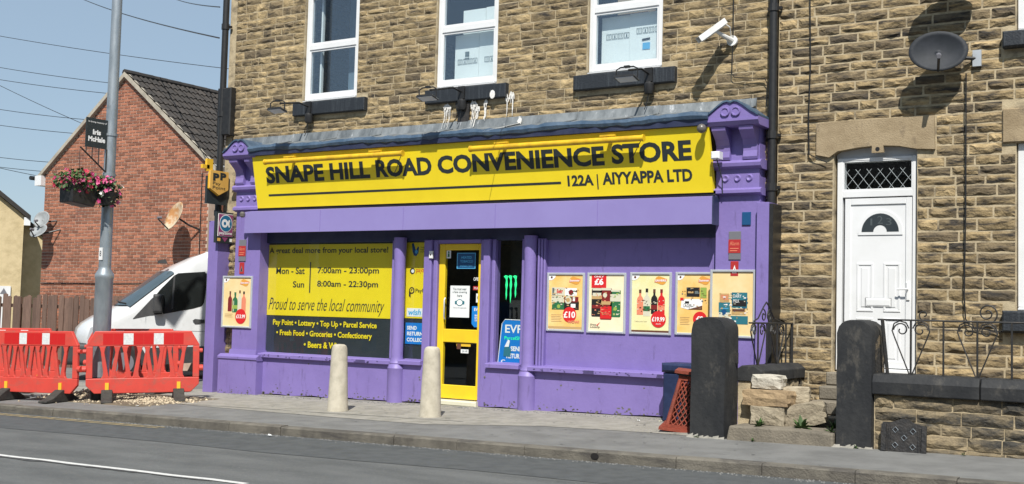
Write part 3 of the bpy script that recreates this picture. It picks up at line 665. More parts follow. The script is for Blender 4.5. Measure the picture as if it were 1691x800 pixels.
# canopy box: long purple face, navy end
MB().prismx([(-.43, 2.80), (-.43, 3.165), (-.24, 3.20), (-.10, 3.20), (-.10, 2.83), (-.38, 2.80)], -14.79, -6.135).build('canopy_box', 'purple_canopy', sf)
MB().box(-6.132, -6.118, -.425, -.10, 2.79, 3.18).build('canopy_end', 'navy', sf)
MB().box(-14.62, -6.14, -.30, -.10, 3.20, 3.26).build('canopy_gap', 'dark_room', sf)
for q in range(1, 5): MB().box(-14.79+q*1.731-.003, -14.79+q*1.731+.003, -.4335, -.42, 2.81, 3.16).build('canopy_seam', 'purple', sf)
# lead roof over the fascia
r5 = random.Random(9); x = -15.3; fl = None
while x < -5.72:
    l = min(r5.uniform(.95, 1.5), -5.68-x); z_ = 4.53+r5.uniform(-.008, .012)
    m = MB().prismx([(-.01, z_), (-.05, z_), (-.09, 4.40), (-.52, 4.285), (-.50, 4.25), (-.05, 4.34), (-.01, 4.36)], x+.004, x+l-.004); m.build('lead_sheet', 'lead', sf)
    m = MB().tube([(x+l, -.05, z_), (x+l, -.095, 4.41), (x+l, -.5, 4.30)], .012, 6); m.build('lead_roll', 'lead', sf, smooth=True); x += l
m = MB(); n = 70; rr = random.Random(4)                     # blue rolled lead edge, uneven
path = []; rs = []
for k in range(n+1):
    path.append((-14.63+8.47*k/n, -.535+rr.uniform(-.008, .008), 4.235+.012*math.sin(k*.4)+rr.uniform(-.006, .006))); rs.append(.06+rr.uniform(-.01, .012))
m.tube(path, rs, 8); m.build('lead_roll_edge', 'blue_lead', sf, smooth=True)
MB().prismx([(-.55, 4.12), (-.56, 4.20), (-.3, 4.23), (-.3, 4.12)], -14.62, -6.17).build('sign_cap', 'navy', sf)

# ------------------------------------------------------------------ shop windows and door
def pane(x0, x1, z0, z1, parent=sf, y=PY): return MB().box(x0, x1, y, y+.006, z0, z1).build('shop_pane', 'shop_glass', parent)
big = MB().box(-14.88, -11.79, PY+.02, PY+.03, .735, 2.66).build('display_window', 'panel_dark', sf)
MB().box(-14.875, -11.795, PY+.012, PY+.018, 1.395, 2.62).build('yellow_vinyl', 'yellow', big)
pane(-14.88, -11.79, .735, 2.66, big)
yv = PY+.0095
def wt(body, c5l, c5r, c5b, h, mat='sign_dark', **k):        # lettering read off on the glass plane
    (xl, yl), (xr, yr) = c5l, c5r
    return ptext(body, xl, yl, xr, yr, h, yv, mat, big, **k)
ptext('A great deal more from your local store!', 445, 421, 641, 421, 12, yv, 'sign_dark', big, bold=.018)
ptext('Mon - Sat', 456, 453, 503, 453, 11, yv, 'sign_dark', big, bold=.018); ptext('Sun', 483.5, 475, 502, 475.5, 10.5, yv, 'sign_dark', big, bold=.018)
ptext('7:00am - 23:00pm', 524, 454, 625.5, 456, 13, yv, 'sign_dark', big, bold=.018); ptext('8:00am - 22:30pm', 523.5, 476, 624, 479, 13, yv, 'sign_dark', big, bold=.018)
a_ = A(513, 433, yv); b_ = A(512, 484, yv); MB().box(a_[0]-.012, a_[0]+.012, yv-.001, yv, b_[1], a_[1]).build('rule', 'sign_dark', big)
ptext('Proud to serve the local community', 443, 518, 634, 523, 26, yv, 'sign_dark', big, shear=.42, bold=-.004)
ptext('Pay Point • Lottery • Top Up • Parcel Service', 450.5, 540, 622, 545, 12, yv, 'yellow', big, bold=.03)
ptext('• Fresh Food • Groceries • Confectionery', 456, 557, 614, 562.5, 12, yv, 'yellow', big, bold=.03)
ptext('• Beers & Wines', 501.5, 575, 570, 577, 10.5, yv, 'yellow', big, bold=.03)
nar = MB().box(-11.66, -11.10, PY+.02, PY+.03, .75, 2.66).build('narrow_window', 'panel_dark', sf)
MB().box(-11.655, -11.105, PY+.012, PY+.018, 1.415, 2.63).build('yellow_vinyl', 'yellow', nar); pane(-11.66, -11.13, .75, 2.66, nar)
ptext('THE\nNATIONAL\nLOTTERY', 694, 417, 713, 417, 9, yv, 'sign_dark', nar)
m = MB(); cx, cz = A(687, 412, yv)
m.flat([(cx-.085, cz+.09), (cx-.05, cz+.10), (cx+.0, cz-.02), (cx+.035, cz+.05), (cx+.06, cz+.03), (cx+.05, cz-.06), (cx+.01, cz-.11), (cx-.04, cz-.10), (cx-.07, cz-.03)], yv); m.build('hand_logo', 'sticker_navy', nar)
m = MB(); disc(m, cx+.01, cz-.04, .03, yv-.002, 12); m.build('hand_logo', 'sky_print', nar)
m = MB(); cx, cz = A(681, 448, yv); disc(m, cx, cz, .05, yv, 18); m.build('ring_logo', 'print_black', nar); m = MB(); disc(m, cx+.008, cz, .03, yv-.002, 14); m.build('ring_logo', 'print_white', nar)
ptext('payzone', 687, 452, 712, 452.5, 7.5, yv, 'print_red', nar)
m = MB(); cx, cz = A(680, 480, yv); disc(m, cx, cz, .055, yv, 18).flat([(cx-.055, cz), (cx-.02, cz), (cx-.02, cz-.12), (cx-.055, cz-.09)], yv-.0004); m.build('coin_logo', 'print_black', nar)
m = MB(); disc(m, cx, cz, .035, yv-.002, 14); m.build('coin_logo', 'yellow', nar); text('P', cx-.016, cx+.018, cz-.022, cz+.022, yv-.003, 'print_black', nar, bold=.02)
ptext('PayPoint', 686, 485, 714, 485.5, 8, yv, 'print_black', nar, bold=.01)
a_ = A(672, 509, yv); b_ = A(712, 524, yv); MB().box(a_[0], -11.135, yv-.001, yv, b_[1], a_[1]).build('white_sticker', 'print_white', nar)
ptext('wish', 674, 521, 695, 521, 10, yv-.002, 'sky_print', nar, bold=.03, shear=.2); ptext('.com', 696, 521, 706, 521, 6, yv-.002, 'sky_print', nar)
a_ = A(670, 533, yv); b_ = A(712, 570, yv); MB().box(a_[0], -11.135, yv-.001, yv, b_[1], a_[1]).build('blue_sticker', 'sticker_blue', nar)
ptext('SEND', 672, 545, 688, 545, 6.5, yv-.002, 'print_white', nar, bold=.04); ptext('RETURN', 672, 554.5, 698, 555, 6.5, yv-.002, 'print_white', nar, bold=.04); ptext('COLLECT', 671.5, 564.5, 701, 565, 6.5, yv-.002, 'print_white', nar, bold=.04)
# the yellow door
dx0, dx1 = -10.885, -10.075; m = MB(); dy = -.045
m.bbox(dx0, dx0+.115, dy, .02, .19, 2.60, .008).bbox(dx1-.06, dx1, dy, .02, .19, 2.60, .008)
m.bbox(dx0+.115, dx1-.06, dy+.001, .02, 2.50, 2.60, .008).bbox(dx0+.115, dx1-.06, dy+.001, .02, 1.06, 1.265, .008).bbox(dx0+.115, dx1-.06, dy+.001, .02, .19, .40, .008)
sd_ = m.build('door', 'yellow_door', sf)
MB().box(dx0+.115, dx1-.06, -.018, -.012, 1.265, 2.50).build('door_pane', 'shop_glass', sd_); MB().box(dx0+.115, dx1-.06, -.018, -.012, .40, 1.06).build('door_pane', 'shop_glass', sd_)
MB().bbox(dx0-.03, dx1+.03, -.16, .02, .085, .175, .02).build('threshold', 'print_pale', sf)
MB().bbox(dx0+.02, dx1-.02, -.15, .3, .0, .09, .01).build('door_step', 'concrete', sf)
MB().box(dx0, dx1, -.08, .06, 2.603, 2.66).build('door_head', 'purple', sf)
MB().tube([(dx0+.15, -.06, 1.42), (dx0+.15, -.085, 1.45), (dx0+.15, -.085, 1.72), (dx0+.15, -.06, 1.75)], .011, 8).build('handle', 'aluminium', sd_, smooth=True)
nt_ = -.021
def note(x0, y0, x1, y1, mat, name, par=sd_, Y=nt_):
    a = A(x0, y0, Y); b = A(x1, y1, Y); return MB().box(a[0], b[0], Y-.001, Y+.001, b[1], a[1]).build(name, mat, par)
note(755, 418, 785, 444, 'sky_print', 'blue_notice'); note(756.2, 419.2, 783.8, 442.8, 'sticker_navy', 'blue_notice', Y=nt_-.003)
ptext('HEATED', 762, 427.5, 779, 427.5, 4.2, nt_-.006, 'sky_print', sd_, bold=.02); ptext('TOBACCO', 760, 434, 781, 434, 4.2, nt_-.006, 'sky_print', sd_, bold=.02); ptext('available here', 760, 440.5, 780, 440.5, 3, nt_-.006, 'sky_print', sd_)
note(744, 472, 774.5, 525, 'paper', 'white_notice')
ptext('You must wear', 748, 479.5, 770.5, 479.5, 4, nt_-.004, 'print_grey', sd_, bold=.01); ptext('a face covering', 747.5, 485, 771, 485, 4, nt_-.004, 'print_grey', sd_, bold=.01); ptext('here', 755, 490.5, 763, 490.5, 4, nt_-.004, 'print_grey', sd_, bold=.01)
m = MB(); cx, cz = A(759, 500, nt_-.004); disc(m, cx, cz, .065, nt_-.004, 18, .052).flat([(cx-.09, cz+.02), (cx-.06, cz+.03), (cx-.06, cz-.03), (cx-.09, cz-.02)], nt_-.0045).flat([(cx+.06, cz+.03), (cx+.09, cz+.02), (cx+.09, cz-.02), (cx+.06, cz-.03)], nt_-.0045); m.build('mask_print', 'print_teal', sd_)
m = MB(); disc(m, cx, cz, .052, nt_-.006, 18, .04); m.build('mask_print', 'cardboard_white', sd_)
ptext('Thank you for shopping safely', 748, 510, 770, 510, 2.4, nt_-.004, 'print_grey', sd_)
note(737.8, 414, 744.5, 427, 'paper', 'small_sticker'); m = MB(); a_ = A(741, 420, nt_-.004); m.flat([(a_[0]-.02, a_[1]-.045), (a_[0]+.02, a_[1]-.045), (a_[0]+.015, a_[1]+.01), (a_[0]-.015, a_[1]+.01)], nt_-.004); disc(m, a_[0], a_[1]+.03, .016, nt_-.004, 10); m.build('figure_print', 'print_green', sd_)
ptext('OPEN', 782, 464, 793.5, 464, 5.5, nt_, 'print_white', sd_, bold=.01); note(781.5, 473, 794, 479.5, 'alarm_red', 'red_notice'); ptext('PULL', 783, 478, 792, 478, 3.4, nt_-.004, 'print_white', sd_); note(786.5, 485, 794, 500, 'paper', 'white_sticker')
m = MB(); a_ = A(791, 492, nt_-.004); m.tube([(a_[0]+.03*math.cos(t*.7), nt_-.004, a_[1]+.03*math.sin(t*.7)) for t in range(9)], .005, 4, closed=True); m.build('ring_print', 'print_black', sd_)
q0 = A(779.5, 506, nt_); q1 = A(793.5, 541, nt_); MB().flat([(q0[0], q0[1]), (q0[0], q1[1]+.05), (q0[0]+.05, q1[1]), (q1[0], q1[1]), (q1[0], q0[1])], nt_).build('parcel_sticker', 'sticker_blue', sd_)
ptext('EVRi', 783, 514, 793, 514, 5, nt_-.003, 'print_white', sd_, bold=.02); ptext('SEND\nRETURN\nCOLLECT', 783.5, 531, 793, 531, 11, nt_-.003, 'print_white', sd_, bold=.02)
note(754, 567, 777, 573, 'clip_yellow', 'courier_sticker'); note(754.5, 567.5, 761, 577, 'print_brown', 'courier_sticker', Y=nt_-.003); note(761, 577, 773.5, 584, 'paper', 'white_label'); ptext('24 HR', 763, 582, 772, 582, 3.4, nt_-.004, 'print_grey', sd_)
# glazing with the green claw mark
mon = MB().box(-9.80, -9.325, .35, .36, .76, 2.66).build('side_window', 'dark_room', sf); pane(-9.80, -9.325, .775, 2.66, mon)
gy = PY+.010
def claw(x, w, h, tip):
    cx, cz = A(x, 458, gy); k = .0098
    pts = [(-6, 1), (-2, 3), (3, 2), (2, -4), (3.2, -12), (1.6, -20), (2.2, -28), (0.3, -tip), (-1.2, -26), (-.6, -19), (-2, -12), (-.8, -5), (-2.2, -2)]
    m = MB(); m.flat([(cx+p*k*w*.9, cz+q*k*h) for p, q in pts][::-1], gy-.001); m.build('claw_mark', 'claw_green', mon)
claw(836.5, .95, 1.0, 36); claw(843.5, .95, 1.0, 41); claw(851.5, .95, .95, 34)
ev = [A(822, 600, gy), A(829, 535, gy), A(834, 528, gy), A(866, 529.5, gy), A(864, 600, gy)]
MB().flat(ev, gy).build('parcel_poster', 'sticker_blue', mon)
m = MB().tube([(x, gy-.001, z) for x, z in ev[:4]], .006, 4); m.build('poster_edge', 'print_white', mon)
ptext('EVRi', 834, 550, 868, 551, 13.5, gy-.003, 'print_white', mon, bold=.02); ptext('ParcelShop', 833, 563, 868, 564, 7.5, gy-.003, 'claw_green', mon)
ptext('SEND', 843, 580, 863, 581, 8, gy-.003, 'print_white', mon, bold=.04); ptext('RETURN', 836, 592, 863, 593, 8, gy-.003, 'print_white', mon, bold=.04); ptext('C', 827, 600, 834, 600, 6, gy-.003, 'print_white', mon, bold=.04)
q = [A(x_, y_, gy-.006) for x_, y_ in ((832, 577), (838, 563), (842, 565), (841, 575), (844, 578), (842, 590), (831, 588))]; MB().flat(q[::-1], gy-.006).build('torn_sticker', 'print_teal', mon)
q = [A(x_, y_, gy-.007) for x_, y_ in ((833, 573), (839, 561), (842, 563), (840, 573))]; MB().flat(q[::-1], gy-.007).build('torn_sticker', 'paper', mon)
MB().box(-9.62, -9.5, .0, .06, .78, .90).build('stock_box', 'terracotta', mon); MB().box(-9.45, -9.38, .02, .06, .78, .87).build('stock_box', 'print_red', mon)
# dim inside: counter and shelves that show faintly through the door
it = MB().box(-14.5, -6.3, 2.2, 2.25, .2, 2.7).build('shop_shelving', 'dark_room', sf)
ri = random.Random(31)
for k in range(26):
    X = ri.uniform(-10.9, -9.2); z = ri.choice((.55, .95, 1.4, 1.85, 2.2)); MB().box(X, X+.12, 2.05, 2.19, z, z+ri.uniform(.12, .26)).build('stock_item', ri.choice(('print_white', 'print_tan', 'sticker_navy', 'print_grey', 'print_red')), it)
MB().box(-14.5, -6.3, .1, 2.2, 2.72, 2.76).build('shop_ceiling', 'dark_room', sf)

# ------------------------------------------------------------------ fascia sign
SYT, SZT, SYB, SZB = -.50, 4.115, -.32, 3.235
def sy(z): return SYB+(SYT-SYB)*(z-SZB)/(SZT-SZB)
fs = thing('fascia_sign', (-10.4, -.3, 3.24), 'long yellow fascia sign with the shop name in dark capitals', 'sign')
MB().prismx([(SYB, SZB), (SYT, SZT), (SYT+.03, SZT), (-.2, SZB)], -14.60, -6.17).build('board', 'yellow', fs)
def T(x, y):                                                 # photo point -> board
    d = ray(x, y); k = (SYT-SYB)/(SZT-SZB)
    t = (SYB+k*(CAM_LOC.z-SZB)-CAM_LOC.y)/(d.y-k*d.z); p = CAM_LOC+d*t; return p.x, p.z
off = lambda z: sy(z)-.003
def stext(body, l, r, h, **k):
    X0, Z0 = T(*l); X1, Z1 = T(*r); Zt = T(l[0], l[1]-h)[1]; zc = (Z0+Z1)/2
    text(body, X0, X1, zc, zc+Zt-Z0, 0, 'sign_dark', fs, tilt=off, **k)
words = (('SNAPE', (441, 304.5), (536, 298.5), 28), ('HILL', (546, 298), (612, 294.5), 28), ('ROAD', (622, 294.5), (714, 288.5), 29.5), ('CONVENIENCE', (724, 288.5), (999, 273), 30), ('STORE', (1011, 272.5), (1143, 264.5), 33))
for w_, l, r, h in words: stext(w_, l, r, h, bold=.04)
stext('122A', (938, 308.5), (981, 306), 18, bold=.036); stext('AIYYAPPA LTD', (995.5, 305.5), (1144, 299.5), 20, bold=.036)
for (l, r, th) in (((444, 324.5), (926.5, 300.5), .034),):
    X0, Z0 = T(*l); X1, Z1 = T(*r); z_ = (Z0+Z1)/2; m = MB(); m.add([(X0, off(z_-th/2), z_-th/2), (X1, off(z_-th/2), z_-th/2), (X1, off(z_+th/2), z_+th/2), (X0, off(z_+th/2), z_+th/2)], [(0, 1, 2, 3)]); m.build('rule', 'sign_dark', fs)
X0, Z0 = T(988, 313); Z1 = T(988, 288)[1]; m = MB(); m.add([(X0-.01, off(Z0), Z0), (X0+.01, off(Z0), Z0), (X0+.01, off(Z1), Z1), (X0-.01, off(Z1), Z1)], [(0, 1, 2, 3)]); m.build('rule', 'sign_dark', fs)
# tube lights on the fascia
def tube_light(x0, x1, label):
    t = thing('sign_light', ((x0+x1)/2, -.6, 4.0), label, 'light', 'yellow tube lights on the fascia'); z = 3.985; Y = -.615
    b = MB().tube([(x0, Y, z), (x1, Y, z)], .043, 12); b.build('trough', 'yellow_tube', t, smooth=True)
    for X in (x0, x1): MB().tube([(X-.012, Y, z), (X+.012, Y, z)], .050, 12).build('end_cap', 'yellow_tube', t, smooth=True)
    for X in (x0+.55, x1-.55): MB().box(X-.03, X+.03, sy(z+.05)-.004, Y, z+.045, z+.065).box(X-.12, X+.12, Y-.02, Y+.02, z+.05, z+.075).build('arm', 'yellow_tube', t)
    MB().tube([(x1-.05, Y+.03, z-.03), (x1-.2, -.5, z-.22), (x1-.28, sy(z-.2)-.006, z-.27)], .006, 5).build('cable', 'sign_dark', t)
tube_light(-14.17, -11.24, 'yellow tube light over the left half of the shop name, above HILL')
tube_light(-9.95, -7.08, 'yellow tube light over the right half of the shop name, above CONVENIENCE')

# ================================================================== THINGS ON THE SHOPFRONT
def AX(x, y, X):
    d = ray(x, y); t = (X-CAM_LOC.x)/d.x; p = CAM_LOC+d*t; return p.y, p.z
class Poster:
    def __init__(s, x0, x1, z0, z1, Y, mat, label):
        s.t = thing('poster_frame', ((x0+x1)/2, Y, z0), label, 'poster', 'framed posters on the shopfront')
        f = .034; m = MB()
        m.bbox(x0, x0+f, Y-.028, Y, z0, z1, .008).bbox(x1-f, x1, Y-.028, Y, z0, z1, .008).bbox(x0+f, x1-f, Y-.0275, Y, z0, z0+f, .008).bbox(x0+f, x1-f, Y-.0275, Y, z1-f, z1, .008)
        m.build('frame', 'aluminium', s.t); s.x0, s.x1, s.z0, s.z1, s.Y = x0+f, x1-f, z0+f, z1-f, Y-.008; s.lay = s.Y-.002
        s.sheet = MB().box(s.x0, s.x1, s.Y, Y, s.z0, s.z1).build('poster', mat, s.t)
    def U(s, u, v): return s.x0+u*(s.x1-s.x0), s.z0+v*(s.z1-s.z0)
    def poly(s, pts, mat, name='print', dy=0): MB().flat([s.U(*p) for p in pts], s.lay-dy).build(name, mat, s.t); return s
    def rect(s, u0, v0, u1, v1, mat, name='print', dy=0): return s.poly([(u0, v0), (u1, v0), (u1, v1), (u0, v1)], mat, name, dy)
    def txt(s, b, u0, u1, v0, v1, mat, dy=.004, **k): a = s.U(u0, v0); c = s.U(u1, v1); text(b, a[0], c[0], a[1], c[1], s.lay-dy, mat, s.t, **k); return s
    def disc(s, u, v, r, mat, dy=.002, name='price_disc'):
        c = s.U(u, v); m = MB(); disc(m, c[0], c[1], r*(s.x1-s.x0), s.lay-dy, 22); m.build(name, mat, s.t); return s
    def bottle(s, u, v0, v1, w, mat, neck='print_brown', lab=None):
        h = v1-v0
        s.poly([(u-w/2, v0), (u+w/2, v0), (u+w/2, v0+h*.6), (u+w*.42, v0+h*.67), (u+w*.16, v0+h*.76), (u+w*.16, v0+h*.88), (u-w*.16, v0+h*.88), (u-w*.16, v0+h*.76), (u-w*.42, v0+h*.67), (u-w/2, v0+h*.6)], mat, 'bottle_print')
        s.rect(u-w*.19, v0+h*.86, u+w*.19, v1, neck, 'bottle_print', .001)
        s.rect(u-w*.32, v0+h*.05, u-w*.2, v0+h*.58, 'print_pale' if mat in ('print_green', 'print_lime') else mat, 'bottle_print', .001)
        if lab: s.rect(u-w/2, v0+h*.18, u+w/2, v0+h*.36, lab, 'bottle_print', .0015)
        return s
    def can(s, u, v0, v1, w, mat, top='print_pale', lab=None):
        h = v1-v0; s.poly([(u-w*.44, v0), (u+w*.44, v0), (u+w/2, v0+h*.04), (u+w/2, v1-h*.05), (u+w*.42, v1), (u-w*.42, v1), (u-w/2, v1-h*.05), (u-w/2, v0+h*.04)], mat, 'can_print')
        s.rect(u-w*.42, v1-h*.075, u+w*.42, v1, top, 'can_print', .001)
        if lab: s.rect(u-w/2, v0+h*.62, u+w/2, v0+h*.76, lab, 'can_print', .001)
        return s
    def busy(s, u0, v0, u1, v1, n, mats, seed):             # small print and pack detail
        rr = random.Random(seed); ms_ = {k: MB() for k in mats}; c = 0
        for k in range(n):
            u = rr.uniform(u0, u1); v = rr.uniform(v0, v1); w = rr.uniform(.015, .07); h = rr.uniform(.006, .022); c += 1
            a = s.U(u, v); b = s.U(min(u+w, u1), min(v+h, v1)); y = s.lay-.0022-.00004*c
            ms_[mats[k % len(mats)]].flat([(a[0], a[1]), (b[0], a[1]), (b[0], b[1]), (a[0], b[1])], y)
        for k in mats: ms_[k].build('pack_detail', k, s.t, kind='stuff')
        return s
    def badge(s):                                            # folded corner with a small mark
        s.poly([(0, 1), (0, .905), (.05, .90), (.13, .92), (.19, .965), (.2, 1)], 'print_white', 'corner_badge', .001); return s.disc(.075, .955, .03, 'print_brown', .002, 'corner_badge')
    def swoosh(s, word):                                     # the offer roundel in the top right corner
        c = (.76, .90)
        s.poly([(c[0]+.16*math.cos(t), c[1]+.068*math.sin(t)+.012*math.cos(3*t)) for t in [k*.393 for k in range(16)]], 'print_amber', 'offer_badge', .001)
        s.poly([(.60, .865), (.93, .895), (.93, .93), (.60, .90)], 'print_coral', 'offer_badge', .002); s.txt(word, .62, .91, .882, .918, 'print_white', .004, bold=.03); return s
    def lines(s, u0, u1, v, n, mat='print_tan'):
        for k in range(n): s.rect(u0, v-k*.03, u0+(u1-u0)*(.9 if k % 2 else 1), v-k*.03+.008, mat, 'small_print', .001)
        return s
pyp = -.02
def prect(xl, yt, xr, yb, Y): a = A(xl, yt, Y); b = A(xr, yb, Y); return a[0], b[0], b[1], a[1]
p = Poster(*prect(903, 450.5, 963, 549, pyp-.03), pyp, 'poster_orange', 'orange framed poster with beer boxes and a red £10 disc')
p.badge().swoosh('Summer').rect(.08, .62, .47, .77, 'print_pale', dy=.001).rect(.10, .63, .16, .76, 'print_grey', dy=.002).txt('Beer', .24, .42, .66, .74, 'print_red', bold=.02).rect(.48, .62, .83, .76, 'print_white', dy=.001).disc(.66, .68, .07, 'print_deep_red')
p.rect(.08, .49, .45, .61, 'print_pale', dy=.001).rect(.10, .36, .46, .49, 'print_green', dy=.001).disc(.3, .42, .05, 'print_lime').rect(.46, .36, .90, .50, 'print_black', dy=.001).rect(.46, .50, .88, .60, 'print_deep_red', dy=.001).disc(.58, .54, .10, 'print_pale').disc(.58, .54, .055, 'print_tan', .003).rect(.66, .40, .8, .47, 'print_white', dy=.002).rect(.72, .52, .78, .60, 'print_white', dy=.002).disc(.63, .27, .2, 'print_red', .003)
p.txt('£10', .46, .80, .21, .33, 'print_white', .006, bold=.03).txt('WOW!', .58, .92, .115, .165, 'print_coral', .005, bold=.04).rect(0, 0, 1, .05, 'print_tan', dy=.001).lines(.08, .40, .26, 5)
p.busy(.08, .36, .90, .77, 60, ['print_pale', 'print_brown', 'print_tan', 'print_green'], 1)
p = Poster(*prect(969.5, 450.5, 1031.5, 552, pyp-.03), pyp, 'poster_cream', 'cream framed poster with three tall cans and a red £6 square')
p.can(.22, .25, .76, .30, 'print_black', 'print_pale', 'print_tan').can(.76, .25, .74, .30, 'print_green', 'print_pale').rect(.61, .53, .91, .66, 'print_pale', 'can_print', .001).disc(.76, .40, .05, 'print_lime', .002, 'can_print').can(.49, .20, .77, .34, 'print_deep_red', 'print_pale').rect(.33, .22, .65, .44, 'print_red', 'can_print', .0015).disc(.46, .64, .06, 'print_pale', .002, 'can_print').rect(.36, .47, .62, .53, 'print_tan', 'can_print', .002).rect(.09, .40, .35, .46, 'print_deep_red', 'can_print', .002).rect(.10, .62, .35, .68, 'print_pale', 'can_print', .002)
p.txt('COLA', .40, .58, .29, .33, 'print_coral', .004).rect(.06, .77, .49, 1.0, 'print_red', 'price_square', .002).txt('ONLY', .14, .42, .955, .985, 'print_white', .005, bold=.02).txt('£6', .15, .41, .82, .94, 'print_white', .005, bold=.04).txt('Shop', .05, .22, .085, .125, 'print_black', bold=.01).txt('Locally', .05, .33, .04, .085, 'print_black', bold=.01).poly([(.22, .10), (.26, .09), (.34, .16), (.26, .115)], 'print_red', 'tick_mark', .003)
p.busy(.08, .27, .36, .70, 22, ['print_tan', 'print_coral'], 2).busy(.62, .27, .90, .70, 22, ['print_lime', 'print_pale'], 3).busy(.34, .24, .64, .70, 26, ['print_tan', 'print_brown', 'print_coral'], 4)
p = Poster(*prect(1040, 449.8, 1107, 554.5, pyp-.03), pyp, 'poster_lime', 'pale lime framed poster with four spirit bottles and a red £19.99 disc')
p.badge().swoosh('SAVERS').bottle(.22, .30, .74, .17, 'print_coral', 'print_brown').bottle(.40, .28, .76, .18, 'print_pale', 'print_black', 'print_green').bottle(.60, .32, .75, .17, 'print_black', 'print_brown', 'print_deep_red').bottle(.79, .31, .75, .18, 'print_red', 'print_deep_red', 'print_coral')
for k, (u, v) in enumerate(((.37, .44), (.42, .48), (.39, .53), (.44, .41), (.36, .5))): p.disc(u, v, .012, 'print_black', .004, 'bottle_print')
p.disc(.72, .23, .2, 'print_red', .004).txt('£19.99', .55, .89, .19, .27, 'print_white', .007, bold=.03).txt('each', .66, .79, .14, .165, 'print_white', .007).txt('Today price from', .08, .42, .175, .195, 'print_brown').rect(0, 0, 1, .035, 'print_brown', dy=.001)
p.busy(.14, .34, .88, .56, 34, ['print_pale', 'print_brown'], 5)
p = Poster(*prect(1115, 449.5, 1178, 555.5, pyp-.03), pyp, 'poster_orange', 'orange framed poster with two drink boxes, half hidden by the black gatepost')
p.badge().swoosh('Summer').rect(.26, .62, .64, .78, 'print_black', dy=.001).rect(.30, .68, .46, .71, 'print_tan', dy=.002).rect(.5, .67, .6, .72, 'print_grey', dy=.002).rect(.66, .60, .84, .78, 'print_lime', dy=.001).poly([(.10, .43), (.30, .40), (.72, .42), (.72, .58), (.12, .58)], 'print_white', 'print', .001).poly([(.3, .40), (.72, .40), (.72, .47)], 'print_brown', 'print', .002).rect(.22, .50, .34, .54, 'print_black', dy=.002).txt('LAGER', .18, .42, .44, .49, 'print_black').rect(.08, .55, .18, .60, 'print_red', dy=.002).disc(.66, .24, .2, 'print_red', .003).txt('£9', .55, .76, .19, .29, 'print_white', .006, bold=.03).lines(.08, .36, .26, 5)
p.busy(.12, .42, .84, .78, 36, ['print_tan', 'print_grey', 'print_brown'], 6)
p = Poster(*prect(1172.5, 445.5, 1246, 560, -.25), -.222, 'poster_sand', 'sand coloured framed poster with chocolate bars on the right pilaster')
p.rect(.18, .53, .42, .66, 'print_tan', dy=.001).txt('FREE', .21, .4, .56, .64, 'print_coral', bold=.02).rect(.16, .36, .44, .52, 'print_teal', dy=.001).rect(.2, .42, .4, .43, 'sky_print', dy=.002).disc(.3, .37, .06, 'print_navy' if 'print_navy' in MATS else 'sticker_navy', .002, 'print').rect(.16, .22, .43, .36, 'print_pale', dy=.001).poly([(.48, .44), (.86, .43), (.86, .68), (.48, .68)], 'print_teal', 'print', .001).rect(.5, .46, .84, .56, 'print_black', dy=.002).txt('DAIRY\nMILK', .52, .72, .52, .65, 'print_white', .004).rect(.48, .33, .82, .42, 'print_tan', dy=.001).rect(.5, .38, .8, .42, 'print_brown', dy=.002).rect(.46, .18, .88, .31, 'print_teal', dy=.001).rect(.12, .10, .42, .22, 'print_white', dy=.001).rect(.12, .19, .42, .22, 'print_coral', dy=.002)
p.busy(.16, .20, .88, .68, 60, ['print_pale', 'sticker_navy', 'print_tan', 'print_white'], 7)
p = Poster(*prect(367.5, 455.8, 413, 542.8, -.25), -.222, 'poster_sand', 'small orange framed poster with bottles on the left pilaster')
p.badge().swoosh('Savers').bottle(.24, .30, .72, .15, 'print_deep_red', 'print_brown').bottle(.43, .28, .70, .19, 'print_green', 'print_green', 'print_lime').bottle(.60, .30, .74, .14, 'print_pale', 'print_brown').bottle(.75, .30, .72, .16, 'print_coral', 'print_black').disc(.66, .20, .2, 'print_red', .003).txt('£13.99', .5, .83, .16, .24, 'print_white', .006, bold=.03).lines(.06, .36, .24, 3)

# alarm labels and plates on the pilasters
def alarm(xc, zt, label, word):
    t = thing('alarm_plate', (xc, -.222, zt-.6), label, 'sign', 'alarm warning plates'); Y = -.2225
    MB().bbox(xc-.085, xc+.085, Y-.012, Y, zt-.38, zt, .004).build('plate', 'alarm_grey', t)
    MB().box(xc-.085, xc+.085, Y-.016, Y-.0125, zt-.29, zt-.11).build('red_band', 'alarm_red', t)
    text(word, xc-.065, xc+.065, zt-.19, zt-.135, Y-.019, 'print_coral', t)
    MB().box(xc-.06, xc+.06, Y-.0185, Y-.0165, zt-.235, zt-.225).box(xc-.06, xc+.04, Y-.0185, Y-.0165, zt-.265, zt-.255).build('small_print', 'print_coral', t)
    MB().bbox(xc-.055, xc+.055, Y-.010, Y, zt-.60, zt-.40, .003).build('lower_plate', 'alarm_red', t)
    m = MB(); m.add([(xc-.035, Y-.013, zt-.56), (xc+.035, Y-.013, zt-.56), (xc+.005, Y-.013, zt-.45)], [(0, 1, 2)]); m.build('triangle', 'print_white' if xc > -10 else 'alarm_grey', t)
    m = MB(); m.add([(xc-.012, Y-.015, zt-.55), (xc+.02, Y-.015, zt-.55), (xc+.005, Y-.015, zt-.49)], [(0, 1, 2)]); m.build('triangle', 'print_black', t)
alarm(-15.02, 2.70, 'red and grey alarm plate above the small poster on the left pilaster', 'Alarm'); alarm(-5.885, 2.71, 'red and grey alarm plate above the poster on the right pilaster', 'Alarm')
MB().bbox(-5.785, -5.665, -.24, -.222, 2.79, 2.965, .005).build('blue_plate', 'sticker_navy', None, label='small dark blue plate near the top of the right pilaster', cat='plate')
